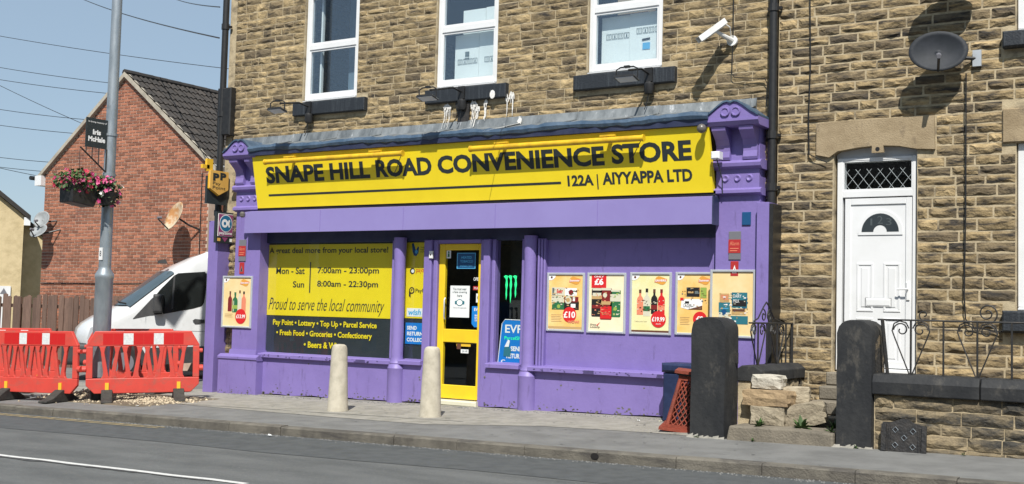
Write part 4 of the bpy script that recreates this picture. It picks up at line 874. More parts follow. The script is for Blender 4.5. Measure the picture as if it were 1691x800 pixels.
# small fittings on the fascia
t = thing('ball_sensor', (-6.24, -.55, 4.03), 'dark ball sensor at the top right corner of the yellow sign', 'sensor')
cx, cz = T(1165, 215)
m = MB(); m.lathe([(.005, -.065), (.035, -.055), (.058, -.03), (.065, 0), (.058, .03), (.035, .055), (.005, .065)], 16, (cx, -.62, cz)); m.build('ball', 'smoke_ball', t, smooth=True); MB().tube([(cx, -.62, cz), (cx, -.52, cz+.03)], .03, 10).build('mount', 'smoke_ball', t)
t = thing('junction_box', (-6.1, -.5, 3.7), 'small white junction box beside the right end of the yellow sign', 'box'); X_, Z_ = A(1183, 257, -.48)
MB().bbox(X_-.06, X_+.06, -.53, -.40, Z_-.05, Z_+.05, .012).build('case', 'white_metal', t); MB().tube([(X_, -.46, Z_-.05), (X_+.03, -.34, Z_-.3), (X_+.02, -.30, Z_-.5)], .008, 5).build('cable', 'sign_dark', t)
t = thing('wall_sensor', (-15.0, -.43, 3.1), 'small grey sensor on the canopy corner beside the round logo sign', 'sensor'); X_, Z_ = A(401, 355, -.45)
MB().lathe([(.02, -.05), (.045, -.03), (.05, .02), (.03, .05)], 12, (X_, -.46, Z_)).build('head', 'smoke_ball', t, smooth=True); MB().tube([(X_, -.46, Z_), (X_-.05, -.30, Z_+.03)], .015, 8).build('arm', 'smoke_ball', t)
t = thing('door_bell', (-11.05, -.14, 2.4), 'small white bell box on the post left of the yellow door', 'bell'); X_, Z_ = A(712, 421, -.14)
MB().bbox(X_-.035, X_+.035, -.155, -.13, Z_-.06, Z_+.06, .006).build('case', 'white_metal', t); m = MB(); disc(m, X_, Z_, .014, -.158, 10); m.build('button', 'print_black', t)
# projecting signs on the left corner
PX = -15.62
(ya, za), (yb, zb2) = AX(346, 281, PX), AX(376, 286, PX)
t = thing('projecting_sign', (PX, -.3, 3.3), 'yellow and black shield shaped payment sign projecting from the left corner', 'sign', 'payment signs on the left corner')
z1 = (za+zb2)/2; y0, y1 = ya, yb; zm = AX(361, 322, PX)[1]+.10; zl = AX(361, 323, PX)[1]; zb3 = AX(361, 338, PX)[1]
def boardx(poly, x, mat, name, par, th=.05): MB().prismx(poly, x-th, x).build(name, mat, par)
boardx([(y0-.02, zb3), (y1+.02, zb3), (y1+.02, z1-.10), (y0-.02, z1-.10)], PX-.02, 'sign_dark', 'back_board', t, .05)
boardx([(y0, z1), (y0, zm), ((y0+y1)/2, zl), (y1, zm), (y1, z1)], PX+.03, 'paypoint_yellow', 'shield', t, .048)
boardx([(y0-.012, z1+.008), (y0-.012, zm-.006), ((y0+y1)/2, zl-.018), (y1+.012, zm-.006), (y1+.012, z1+.008)], PX-.001, 'clip_yellow', 'shield_rim', t, .015)
MB().box(PX-.05, PX, y0-.06, y0+.08, z1-.02, z1+.20).box(PX-.05, PX, y0-.16, y0+.0, z1+.02, z1+.09).build('bracket', 'clip_yellow', t)
def textx(body, ya, yb, z0, z1, x, mat, par, bold=0):       # lettering on a plane x = const, read from +X
    o = text(body, ya, yb, z0, z1, 0, mat, None, bold=bold)
    me = o.data; me.transform(Matrix.Rotation(rad(90), 4, 'Z')); c = Vector((x, (ya+yb)/2, z0)); place(o, c, par); return o
w = y1-y0; mid = (y0+y1)/2
H_ = z1-zl
for b_, u0, u1, v0, v1, bo in (('P', -.36, -.02, .42, .10, .06), ('P', .03, .36, .36, .05, .06), ('Pay', -.36, .06, .62, .46, .0), ('Point', -.36, .34, .76, .63, .0)):
    textx(b_, mid+w*u0, mid+w*u1, z1-v0*H_, z1-v1*H_, PX+.033, 'sign_dark', t, bo)
PX2 = -15.50
t = thing('projecting_sign', (PX2, -.3, 2.6), 'maroon and blue round logo sign projecting under the shield sign', 'sign', 'payment signs on the left corner')
(ya, za), (yb, zb2) = AX(358.5, 350, PX2), AX(387, 352, PX2); zlo = AX(372, 402, PX2)[1]; z1 = (za+zb2)/2
boardx([(ya, zlo), (yb, zlo), (yb, z1), (ya, z1)], PX2, 'sign_dark', 'case', t, .06)
boardx([(ya+.03, zlo+.115), (yb-.03, zlo+.115), (yb-.03, z1-.03), (ya+.03, z1-.03)], PX2+.008, 'print_white', 'face_edge', t, .007); boardx([(ya+.04, zlo+.125), (yb-.04, zlo+.125), (yb-.04, z1-.04), (ya+.04, z1-.04)], PX2+.012, 'payzone_purple', 'face', t, .003)
cy_, cz_ = (ya+yb)/2, z1-.20
def discx(cy, cz, r, x, mat, par, name='roundel'):
    m = MB(); m.add([(x, cy+r*math.cos(2*math.pi*k/24), cz+r*math.sin(2*math.pi*k/24)) for k in range(24)], [tuple(range(24))]); m.build(name, mat, par)
discx(cy_, cz_, .155, PX2+.015, 'print_white', t); discx(cy_, cz_, .142, PX2+.017, 'payzone_blue', t); discx(cy_-.03, cz_, .075, PX2+.019, 'print_white', t); discx(cy_-.03, cz_, .03, PX2+.021, 'payzone_blue', t); discx(cy_+.075, cz_+.045, .022, PX2+.019, 'print_white', t); discx(cy_+.075, cz_-.045, .022, PX2+.019, 'print_white', t)
boardx([(cy_+.02, cz_-.03), (cy_+.08, cz_-.045), (cy_+.08, cz_+.045), (cy_+.02, cz_+.03)], PX2+.0205, 'print_white', 'roundel', t, .001)
textx('payzone', ya+.055, yb-.055, zlo+.135, zlo+.19, PX2+.016, 'print_white', t, .02)
m = MB(); m.add([(PX2+.003, cy_-.075, zlo+.10), (PX2+.003, cy_, zlo+.02), (PX2+.003, cy_+.075, zlo+.10)], [(0, 1, 2)]); m.build('arrow', 'payzone_purple', t)
boardx([(ya+.03, zlo+.03), (ya+.10, zlo+.03), (ya+.10, zlo+.085), (ya+.03, zlo+.085)], PX2+.003, 'paypoint_yellow', 'small_tag', t, .002); boardx([(yb-.09, zlo+.03), (yb-.03, zlo+.03), (yb-.03, zlo+.085), (yb-.09, zlo+.085)], PX2+.003, 'cardboard_white', 'small_tag', t, .002)
MB().box(PX2-.04, PX2-.02, yb, -.05, z1-.12, z1-.08).box(PX2-.04, PX2-.02, yb, -.05, zlo+.1, zlo+.14).build('bracket', 'sign_dark', t)

# floodlights on long arms
def floodlight(bx, bz, hx, hy, hz, label, yaw=0.0):
    t = thing('floodlight', (bx, -.05, bz-.15), label, 'floodlight', 'floodlights over the fascia')
    MB().lathe([(.06, -.09), (.075, -.05), (.075, .05), (.05, .08)], 14, (bx, -.09, bz-.14)).build('junction_box', 'black_plastic', t, smooth=True)
    MB().box(bx-.06, bx+.06, -.13, -.10, bz-.06, bz+.14).build('wall_plate', 'black_plastic', t)
    MB().tube([(bx, -.11, bz+.05), (bx, -.35, bz+.08), (hx, hy+.06, hz+.12)], .016, 8).build('arm', 'black_plastic', t)
    M = Matrix.Translation((hx, hy, hz)) @ Matrix.Rotation(yaw, 4, 'Z') @ Matrix.Rotation(rad(-14), 4, 'X')
    m = MB().prism([(-.16, -.02), (.16, -.02), (.14, .012), (-.14, .012)], -.085, .085); m.xf(M); m.build('lamp_head', 'black_plastic', t)
    m = MB().box(-.135, .135, -.078, .078, -.026, -.0205); m.xf(M); m.build('lamp_glass', 'aluminium', t)
    m = MB().tube([(-.16, 0, .0), (-.16, 0, .12), (-.10, 0, .15), (.10, 0, .15), (.16, 0, .12), (.16, 0, .0)], .011, 6).box(-.04, .04, -.02, .02, .14, .17); m.xf(Matrix.Translation((hx, hy, hz)) @ Matrix.Rotation(yaw, 4, 'Z')); m.build('stirrup', 'black_plastic', t)
    MB().tube([(bx, -.10, bz-.2), (bx-.02, -.11, bz-.35), (bx-.05, -.13, bz-.46)], .007, 5).build('cable', 'black_plastic', t)
floodlight(-13.70, 4.93, *[A(458, 182, -.95)[0], -.95, A(458, 182, -.95)[1]], 'black floodlight on an arm at the left upstairs window sill')
floodlight(-10.50, 4.93, *[A(706, 161, -.95)[0], -.95, A(706, 161, -.95)[1]], 'black floodlight on an arm above the white bird droppings')
floodlight(-7.26, 4.93, *[A(1035, 129, -.85)[0], -.85, A(1035, 129, -.85)[1]], 'black floodlight on an arm at the sill nearest the security camera')
# bird droppings down the wall under the middle floodlight
rb = random.Random(12); m = MB(); kd = 0
def yy(z): return -.036 if z > 4.545 else -.060-.05*min(1, (4.545-z)/.13) if z > 4.415 else -.115-(4.415-z)*3.6
for cx_, zt_, wd, nn in ((-10.82, 4.78, .17, 9), (-10.32, 4.80, .12, 7), (-10.24, 4.74, .06, 4), (-10.08, 4.79, .06, 3), (-9.60, 4.90, .05, 3), (-9.68, 4.86, .03, 2), (-9.40, 4.50, .05, 3)):
    for q in range(nn):                                      # a splash at the top and thin runs below it
        X = cx_+rb.uniform(-.5, .5)*wd; z = zt_-rb.uniform(-.02, .07); kd += 1; e = -.0005*kd; s_ = rb.uniform(.014, .042)
        pts = []
        for k in range(8): a = 6.283*k/8; r_ = s_*rb.uniform(.5, 1.2); zz = z+math.sin(a)*r_*1.5; pts.append((X+math.cos(a)*r_, yy(z)+e, zz))
        if z-.07 > 4.56 or z < 4.5: m.add(pts, [tuple(range(8))])
        l = rb.uniform(.12, .40); w_ = rb.uniform(.004, .011); zs_ = [z, z-.35*l, z-.7*l, z-l]
        zs_ = sorted(set(zs_+[v for v in (4.545, 4.544, 4.415, 4.414) if z-l < v < z]), reverse=True)
        for za_, zb_ in zip(zs_, zs_[1:]):
            wa, wb = w_*(1-.6*(z-za_)/l), w_*(1-.6*(z-zb_)/l); m.add([(X-wa, yy(za_)+e, za_), (X-wb, yy(zb_)+e, zb_), (X+wb, yy(zb_)+e, zb_), (X+wa, yy(za_)+e, za_)], [(0, 1, 2, 3)])
cx_, cz_ = A(813, 156, -.115)
disc(m, cx_, cz_, .05, -.115, 9, .07)
m.build('bird_droppings', 'droppings', shop, kind='stuff')

# security camera
t = thing('security_camera', (-6.05, 0, 5.30), 'white bullet security camera on the stone wall by the black downpipe', 'camera')
tip = Vector((A(1159, 64, -.46)[0], -.46, A(1159, 64, -.46)[1])); tail = Vector((A(1195, 38, -.26)[0], -.26, A(1195, 38, -.26)[1])); ax = (tip-tail).normalized()
q = ax.to_track_quat('Y', 'Z').to_matrix().to_4x4(); Lc = (tip-tail).length
m = MB().box(-.055, .055, 0, Lc, -.045, .04); m.xf(Matrix.Translation(tail) @ q); m.build('body', 'camera_white', t, bevel=.012)
m = MB().add([(-.07, -.02, -.03), (-.07, -.02, .05), (.07, -.02, .05), (.07, -.02, -.03), (-.07, Lc+.05, -.03), (-.07, Lc+.05, .05), (.07, Lc+.05, .05), (.07, Lc+.05, -.03)], [(0, 1, 5, 4), (1, 2, 6, 5), (2, 3, 7, 6)])
m.xf(Matrix.Translation(tail) @ q); o = m.build('sunshield', 'camera_white', t); sm = o.modifiers.new('solid', 'SOLIDIFY'); sm.thickness = .006
m = MB().tube([(0, Lc-.01, -.002), (0, Lc+.006, -.002)], .036, 12); m.xf(Matrix.Translation(tail) @ q); m.build('lens', 'print_black', t)
mb_ = (tip*.35+tail*.65)
MB().tube([(-6.04, -.04, 5.345), (-6.06, -.14, 5.36), tuple(mb_+Vector((0, 0, -.04)))], [.045, .035, .022], 10).build('bracket', 'camera_white', t, smooth=True); MB().tube([(-6.035, -.03, 5.34), (-6.035, -.065, 5.345)], .075, 14).build('wall_plate', 'camera_white', t)
MB().tube([tuple(tail), tuple(tail+Vector((.06, .08, -.05))), (-6.03, -.10, 5.38)], .008, 6).build('cable', 'camera_white', t)

# satellite dishes
def dish(center, normal, rx, rz, mat, label, mount, group='satellite dishes', lnb=True, depth=.07, back=None):
    c = Vector(center); nrm = Vector(normal).normalized(); t = thing('satellite_dish', mount, label, 'satellite dish', group)
    xa = Vector((0, 0, 1)).cross(nrm).normalized(); za_ = nrm.cross(xa).normalized(); m = MB(); n = 28; K = 6
    for k in range(K+1):
        for j in range(n):
            f = k/K; p = c+xa*rx*f*math.cos(2*math.pi*j/n)+za_*rz*f*math.sin(2*math.pi*j/n)+nrm*(depth*(f*f)); m.v.append(tuple(p))
    for k in range(K):
        for j in range(n): m.f.append((k*n+j, k*n+(j+1) % n, (k+1)*n+(j+1) % n, (k+1)*n+j))
    o = m.build('reflector', mat, t, smooth=True); sm = o.modifiers.new('solid', 'SOLIDIFY'); sm.thickness = .012; sm.offset = -1
    bot = c-za_*rz*.96+nrm*depth*.9; foc = c+nrm*(rz*1.15)-za_*rz*.55
    if lnb:
        MB().tube([tuple(bot-nrm*.02), tuple(foc-za_*.03)], .016, 8).build('feed_arm', 'black_plastic', t); d = (c-foc).normalized()
        MB().tube([tuple(foc-d*.03), tuple(foc+d*.07)], [.026, .034], 10).build('feed_horn', 'alarm_grey', t)
    mv = Vector(mount); bk = c-nrm*.05
    MB().tube([tuple(mv), tuple(mv+(bk-mv)*.5+Vector((0, -.02, -.02))), tuple(bk)], .022, 8).build('bracket', 'black_plastic', t)
    if abs(mv.y) < .2: MB().box(mv.x-.05, mv.x+.05, mv.y-.03, mv.y+.01, mv.z-.1, mv.z+.1).build('wall_plate', 'aluminium', t)
    return t
dish((-3.27, -.27, 4.86), (.25, -1, .12), .345, .255, 'dish_dark', 'dark oval satellite dish above the white front door', (-2.86, -.03, 4.80))
dish((-3.10, -.36, 5.84), (.25, -1, .12), .35, .27, 'dish_dark', 'upper dark satellite dish over the front door, cut off by the top of the picture', (-2.70, -.03, 5.95))

# ================================================================== STREET FURNITURE AND FRONT WALL
def bollard(x, y, label):
    z = gz(x, y)-.01
    t = thing('bollard', (x, y, z), label, 'bollard', 'concrete bollards in front of the shop')
    MB().lathe([(.156, 0), (.156, .03), (.150, .06), (.117, .88), (.112, .93), (.098, .965), (.066, .985), (.0, .99)], 24, (x, y, z)).build('post', 'concrete_post', t, smooth=True)
    MB().lathe([(.20, -.01), (.195, .008), (.15, .012)], 20, (x, y, z)).build('footing', 'concrete', t)
bollard(-11.38, -1.78, 'pale concrete bollard in front of the yellow opening hours window'); bollard(-9.72, -1.75, 'pale concrete bollard in front of the narrow window left of the door')
def gatepost(x0, x1, y0, y1, z1, label, chip=False):
    z0 = gz(x0, y0)-.05; w = x1-x0; cx = (x0+x1)/2
    t = thing('gatepost', (cx, (y0+y1)/2, z0), label, 'gatepost', 'black stone gateposts'); rr = random.Random(int(x0*100))
    rad_ = w*.5
    prof = [(x0, 0)]+[(x0, z0+(z1-.20-z0)*k/6) for k in range(7)]+[(cx+rad_*math.copysign(abs(math.cos(rad(a)))**.72, math.cos(rad(a))), z1-.20+.20*math.sin(rad(a))**.72) for a in range(170, 9, -10)]+[(x1, z0+(z1-.20-z0)*k/6) for k in range(6, -1, -1)]
    prof[0] = (x0, z0); prof = prof[1:]
    ys_ = [y0, y0+.06, (y0+y1)/2, y1-.05, y1]; m = MB(); n = len(prof)
    for j, yv_ in enumerate(ys_):
        s_ = .94 if j in (0, 4) else 1.0
        for (px, pz) in prof: m.v.append((cx+(px-cx)*s_+rr.uniform(-.006, .006), yv_+rr.uniform(-.006, .006), (z1-.6+(pz-z1+.6)*(.985 if j in (0, 4) else 1)) if pz > z1-.6 else pz))
    for j in range(len(ys_)-1):
        for i in range(n-1): m.f.append((j*n+i, j*n+i+1, (j+1)*n+i+1, (j+1)*n+i))
    m.f.append(tuple(range(n))[::-1]); m.f.append(tuple((len(ys_)-1)*n+i for i in range(n)))
    m.build('post', 'black_stone', t, smooth=True)
    if chip: m = MB(); m.add([(x1+.004, y0+.05, z0+.1), (x1+.004, y1-.01, z0+.1), (x1+.004, y1-.01, z1-.22), (x1+.004, (y0+y1)/2, z1-.16), (x1+.004, y0+.08, z1-.24)], [(0, 1, 2, 3, 4)]); m.build('chipped_face', 'chipped_stone', t)
    if not chip: MB().bbox(x1-.01, x1+.03, y1-.14, y1-.10, z1-.55, z1-.42, .004).build('latch_pin', 'iron', t)
    m = MB()
    for k in range(7): X = x0+w*(k+.2)/7; m.add([(X-.04, y0-.02-rr.random()*.05, z0+.045), (X+.06, y0-.02-rr.random()*.05, z0+.045), (X+.04, y0+.01, z0+.06+rr.random()*.05), (X-.03, y0+.01, z0+.06+rr.random()*.03)], [(0, 1, 2, 3)])
    m.build('cement_fillet', 'concrete', t)
gatepost(-5.715, -5.26, -2.02, -1.60, 1.56, 'black rounded stone gatepost in front of the framed posters'); gatepost(-3.965, -3.55, -2.02, -1.56, 1.57, 'black rounded stone gatepost with a chipped side, in front of the white door', True)
# front garden wall to the right, stone by stone
fw = thing('front_wall', (-2.5, -1.85, .15), 'low stone garden wall with a black coping to the right of the gateposts', 'wall')
WY = -1.97
MB().box(-3.55, .6, WY, -1.66, .0, .775).build('core', 'mortar', fw)
r7 = random.Random(14)
P_ = lay(-3.54, -.6, .14, .77, [], lambda z, r: r.choice((.085, .12, .13, .14)), .30, .66, .010, r7)
for xc, zc, l, h in P_:
    if xc-l/2 < -1.7: link_mesh('stone', r7.choice(BM_FR), (xc, WY, zc), fw, (l, .036*r7.uniform(.8, 1.2), h))
x = -3.56
for l in (1.12, .95, .98, .9): 
    m = MB().prismx([(WY-.07, .765), (WY-.075, .90), (WY-.03, .985), (-1.64, .99), (-1.60, .95), (-1.60, .765)], x, x+l-.012); o = m.build('coping_stone', 'black_stone', fw, bevel=.012); x += l
# raised garden behind the wall, path steps and dividing wall
m = MB().box(-3.56, .6, -1.66, .0, -.05, .86); m.build('garden_bed', 'earth', kind='structure')
m = MB().box(-5.26, -3.56, -1.55, .0, -.05, .24); m.build('entrance_path', 'step_stone', kind='structure')
st = thing('entrance_steps', (-4.1, -.5, .24), 'worn stone steps rising to the white front door', 'steps')
for k in range(4): MB().bbox(-4.62, -3.60, -1.12+k*.28, -.0, .243+k*.165, .243+(k+1)*.165-.004, .015).build('step', 'step_stone', st)
slab = thing('threshold_slab', (-4.6, -1.9, .15), 'thick stone slab on the ground between the two black gateposts', 'slab')
MB().prism([(-5.24, .10), (-3.975, .12), (-3.98, .30), (-4.4, .315), (-5.2, .305)], -2.05, -1.40).build('slab', 'step_stone', slab, bevel=.02)
dw = thing('dividing_wall', (-5.1, -.8, .2), 'low dividing wall with grey coping behind the left gatepost', 'wall')
MB().box(-5.27, -5.02, -1.60, -.0, .1, .80).build('core', 'mortar', dw)
for k, (za_, zb_) in enumerate(((.24, .38), (.385, .53), (.535, .65), (.655, .795))):
    y_ = -1.60
    while y_ < -.06:
        l = min(r7.uniform(.25, .5), -.03-y_)
        o = link_mesh('stone', r7.choice(BM_FR), (-5.02, y_+l/2, (za_+zb_)/2), dw, (l-.01, .045, zb_-za_-.008)); o.rotation_euler = (0, 0, rad(90)); y_ += l
MB().prism([(-5.30, .80), (-4.97, .80), (-4.965, .93), (-5.06, .99), (-5.22, .99), (-5.305, .93)], -1.62, -.03).build('coping_stone', 'black_stone', dw, bevel=.012)
# loose stones piled on the slab
def lump(name, c, size, rotz, mat, label, seed, tilt=0.0):
    rr = random.Random(seed); bm = bmesh.new(); bmesh.ops.create_cube(bm, size=1); bmesh.ops.subdivide_edges(bm, edges=bm.edges[:], cuts=3, use_grid_fill=True)
    for v in bm.verts:
        e = sum(1 for q in v.co if abs(q) > .49)
        if e >= 2: v.co *= .93
        v.co += Vector((rr.uniform(-.03, .03), rr.uniform(-.03, .03), rr.uniform(-.035, .035)))
        v.co = Vector((v.co.x*size[0], v.co.y*size[1], v.co.z*size[2]))
    me = bpy.data.meshes.new(name); bm.to_mesh(me); bm.free(); me.materials.append(MATS[mat]); o = bpy.data.objects.new(name, me); COL.objects.link(o); o.location = c; o.rotation_euler = (0, tilt, rotz); WLOC[o] = Vector(c)
    return tag(o, label, 'stone', 'loose stones between the gateposts')
lump('loose_stone', (-4.86, -1.62, .42), (.42, .28, .23), .1, 'loose_stone', 'lowest grey block of the loose stone pile behind the slab', 1)
lump('loose_stone', (-4.52, -1.50, .44), (.58, .30, .27), .25, 'loose_stone', 'large pitted grey rock leaning at the foot of the loose pile', 2, -.22)
lump('loose_stone', (-4.88, -1.60, .625), (.60, .30, .19), -.05, 'loose_stone_warm', 'tan block lying across the middle of the loose stone pile', 3)
lump('loose_stone', (-4.62, -1.42, .66), (.34, .26, .20), .3, 'loose_stone', 'small brown rock behind the tan block of the pile', 4)
lump('loose_stone', (-4.90, -1.56, .81), (.38, .24, .17), .04, 'loose_stone_pale', 'pale block on top of the loose stone pile', 5)
def weed(x, y, z, n, s, label, seed):
    rr = random.Random(seed); m = MB()
    for k in range(n):
        a = rr.uniform(0, 6.28); el = rr.uniform(.3, 1.3); L_ = s*rr.uniform(.5, 1.1); d = Vector((math.cos(a)*math.cos(el), math.sin(a)*math.cos(el), math.sin(el))); sd2 = d.cross(Vector((0, 0, 1))).normalized()*s*.16
        b = Vector((x, y, z)); m.add([b, b+d*L_*.55+sd2, b+d*L_+Vector((0, 0, -.3*s*(1-el/1.4))), b+d*L_*.55-sd2], [(0, 1, 2, 3)])
    m.build('weed', 'leaf', None, label=label, cat='weed', group='weeds by the loose stones')
weed(-4.88, -1.93, .30, 26, .13, 'small leafy weed at the foot of the pale block pile, nearest the left gatepost', 1); weed(-4.42, -1.80, .30, 40, .17, 'tall leafy weed in front of the pitted grey rock', 2); weed(-4.18, -1.30, .26, 34, .17, 'leafy weed at the back right of the pitted rock', 3)
weed(-4.05, -1.9, .305, 14, .10, 'low sprig of weed beside the right gatepost', 4)
# wrought iron railings
def scroll(m, P, cx, cz, r, a0, turns, sgn, rt=.008):        # P maps (u, z) to a point
    pts = []; n = int(22*abs(turns))
    for k in range(n+1): t_ = k/n; a = a0+sgn*2*math.pi*turns*t_; rr = r*(1-.78*t_); pts.append(P(cx+rr*math.cos(a), cz+rr*math.sin(a)))
    m.tube(pts, rt, 5)
rl = thing('railing', (-2.6, -1.85, .98), 'thin wrought iron railing with heart scrolls on the right front wall', 'railing', 'wrought iron railings')
YR = -1.85; Pq = lambda u, z: (u, YR, z)
def rpx(x, y): return A(x, y, YR)
m = MB().tube([(-3.55, YR, rpx(1458, 528)[1]), (-1.2, YR, rpx(1458, 528)[1])], .011, 6); m.build('top_rail', 'iron', rl)
zt_ = rpx(1458, 528)[1]
for px in (1504, 1558, 1614, 1671):
    X = rpx(px, 560)[0]; MB().tube([(X, YR, .98), (X, YR, zt_)], .011, 6).build('upright', 'iron', rl)
m = MB().tube([(-3.50, YR, zt_), (-3.44, YR, .98)], .02, 6); m.build('gate_stile', 'iron', rl)
for pc in (1504, 1614):
    X = rpx(pc, 560)[0]; m = MB()
    for s in (-1, 1):
        w_ = .20
        m.tube([Pq(X+s*.012, .985), Pq(X+s*w_*.85, zt_-.20), Pq(X+s*w_, zt_-.12), Pq(X+s*w_*.9, zt_-.04), Pq(X+s*w_*.6, zt_-.012), Pq(X+s*w_*.25, zt_-.03), Pq(X+s*.02, zt_-.09)], .008, 5)
        scroll(m, Pq, X+s*.10, zt_-.11, .085, 0 if s > 0 else math.pi, 1.1, s)
    m.build('heart_scroll', 'iron', rl)
    if pc == 1614:
        m = MB(); scroll(m, Pq, X+.10, zt_+.09, .11, -1.5, 1.6, 1); m.build('top_scroll', 'iron', rl); m = MB(); scroll(m, Pq, X-.55, zt_+.06, .06, -1.5, 1.0, -1); m.build('top_scroll', 'iron', rl)
rl2 = thing('railing', (-5.15, -.8, .99), 'short wrought iron railing with curled top on the dividing wall', 'railing', 'wrought iron railings')
XR = -5.14; Pq2 = lambda u, z: (XR, u, z); zt2_ = 1.50
MB().tube([(XR, -1.60, zt2_), (XR, -.05, zt2_)], .012, 6).build('top_rail', 'iron', rl2)
for yv_ in (-1.3, -1.0, -.62, -.30, -.07): MB().tube([(XR, yv_, .985), (XR, yv_, zt2_)], .012 if yv_ not in (-.07,) else .02, 6).build('upright', 'iron', rl2)
for yc in (-1.3, -.62):
    m = MB()
    for s in (-1, 1):
        m.tube([Pq2(yc+s*.02, .99), Pq2(yc+s*.20, 1.30), Pq2(yc+s*.25, 1.40), Pq2(yc+s*.22, 1.47), Pq2(yc+s*.14, 1.492), Pq2(yc+s*.07, 1.45)], .009, 5); scroll(m, Pq2, yc+s*.13, 1.40, .08, 0 if s > 0 else math.pi, 1.1, s)
    m.build('heart_scroll', 'iron', rl2)
m = MB(); m.tube([Pq2(-1.45, 1.52), Pq2(-1.30, 1.56), Pq2(-1.12, 1.70), Pq2(-1.02, 1.76), Pq2(-.92, 1.70), Pq2(-.75, 1.56), Pq2(-.45, 1.51)], .010, 5)
for s in (-1, 1): scroll(m, Pq2, -1.02+s*.10, 1.59, .08, 1.57, 1.2, s)
m.build('top_scroll', 'iron', rl2)
# black cast plate leaning on the wall
cp = thing('cast_iron_panel', (-3.2, -2.07, .16), 'black cast iron panel with five pierced diamonds leaning on the garden wall', 'panel')
x0, zt = A(1457, 692, -2.08); x1 = A(1530, 700, -2.08)[0]; zb_ = gz(-3.2, -2.1); n = 16
topc = [(x0+(x1-x0)*k/n, zt-.03+.055*math.exp(-((k/n-.5)/.22)**2)-.02*(k/n)) for k in range(n+1)]
M = Matrix.Translation((0, -2.075, zb_)) @ Matrix.Rotation(rad(-5), 4, 'X') @ Matrix.Translation((0, 0, -zb_))
m = MB().prism([(x0, zb_), (x1, zb_)]+topc[::-1], -.02, .0); m.xf(M); m.build('plate', 'cast_iron', cp)
m = MB().box(x0-.005, x0+.045, -.045, -.021, zb_, zt-.05).box(x1-.045, x1+.005, -.045, -.021, zb_, zt-.06).box(x0+.07, x0+.085, -.032, -.021, zb_, zt-.06).box(x1-.085, x1-.07, -.032, -.021, zb_, zt-.07); m.xf(M); m.build('moulded_edge', 'cast_iron', cp)
w_ = x1-x0; h_ = zt-zb_
for u, v in ((.3, .68), (.7, .66), (.5, .44), (.3, .2), (.7, .17)):
    X = x0+u*w_; Z = zb_+v*h_; s = .030; m = MB()
    m.flat([(X-s, Z), (X, Z-s), (X+s, Z), (X, Z+s)], -.0215); m.xf(M); m.build('pierced_diamond', 'print_black', cp)
    m = MB().tube([(X-s, -.024, Z), (X, -.024, Z-s), (X+s, -.024, Z), (X, -.024, Z+s)], .005, 4, closed=True); m.xf(M); m.build('diamond_rim', 'galvanised', cp)
# dark blue bin and the red lattice stand beside the left gatepost
bb = thing('grit_bin', (-6.5, -.45, .15), 'dark blue plastic box against the shopfront behind the red lattice stand', 'box'); bx0 = A(1094, 640, -.60)[0]
MB().bbox(bx0, bx0+.75, -.60, -.16, gz(-6.5, -.4), .80, .02).build('bin', 'blue_plastic', bb); MB().bbox(bx0-.015, bx0+.765, -.63, -.155, .805, .93, .03).build('lid', 'blue_plastic', bb)
lt = thing('lattice_stand', (-6.02, -1.35, .13), 'tapering rusty red lattice stand beside the left gatepost', 'stand', rot=(rad(2), rad(5), rad(18))); lt.location.z = gz(-6.0, -1.4)+.005
B2, T2, Hh = .24, .145, .62
for sx, sy_ in ((1, 1), (1, -1), (-1, 1), (-1, -1)): MB().tube([(sx*B2, sy_*B2, .03), (sx*T2, sy_*T2, Hh)], [.032, .026], 6).build('corner_post', 'terracotta', lt, local=True)
m = MB().box(-B2-.09, B2+.09, -B2-.09, B2+.09, 0, .035).box(-B2-.05, B2+.05, -B2-.05, B2+.05, .0355, .07); m.build('base', 'terracotta', lt, local=True)
m = MB().box(-T2-.02, T2+.02, -T2-.02, T2+.02, Hh, Hh+.06).box(-T2-.07, T2+.07, -T2-.07, T2+.07, Hh+.085, Hh+.12); m.build('rim', 'terracotta', lt, local=True); MB().box(-T2-.04, T2+.04, -T2-.04, T2+.04, Hh+.0605, Hh+.0845).build('dark_collar', 'cast_iron', lt, local=True)
def lat(face):
    m = MB(); nb = 7
    for k in range(-6, nb+1):
        for s in (1, -1):
            pts = []
            for q in range(13):
                t_ = q/12; u = (k/nb*2-1)+s*t_*1.75+(0 if s > 0 else 1.7)
                if -1 <= u <= 1:
                    hw = B2+(T2-B2)*t_; z = .06+(Hh-.06)*t_; a = u*hw*.97
                    pts.append({0: (a, -hw, z), 1: (hw, a, z), 2: (a, hw, z), 3: (-hw, a, z)}[face])
            if len(pts) > 1: m.tube(pts, .0095 if s > 0 else .008, 4)
    m.build('lattice', 'terracotta', lt, local=True)
for f_ in range(4): lat(f_)
MB().box(-.11, .11, -.11, .11, .07, .55).build('dark_core', 'cast_iron', lt, local=True)

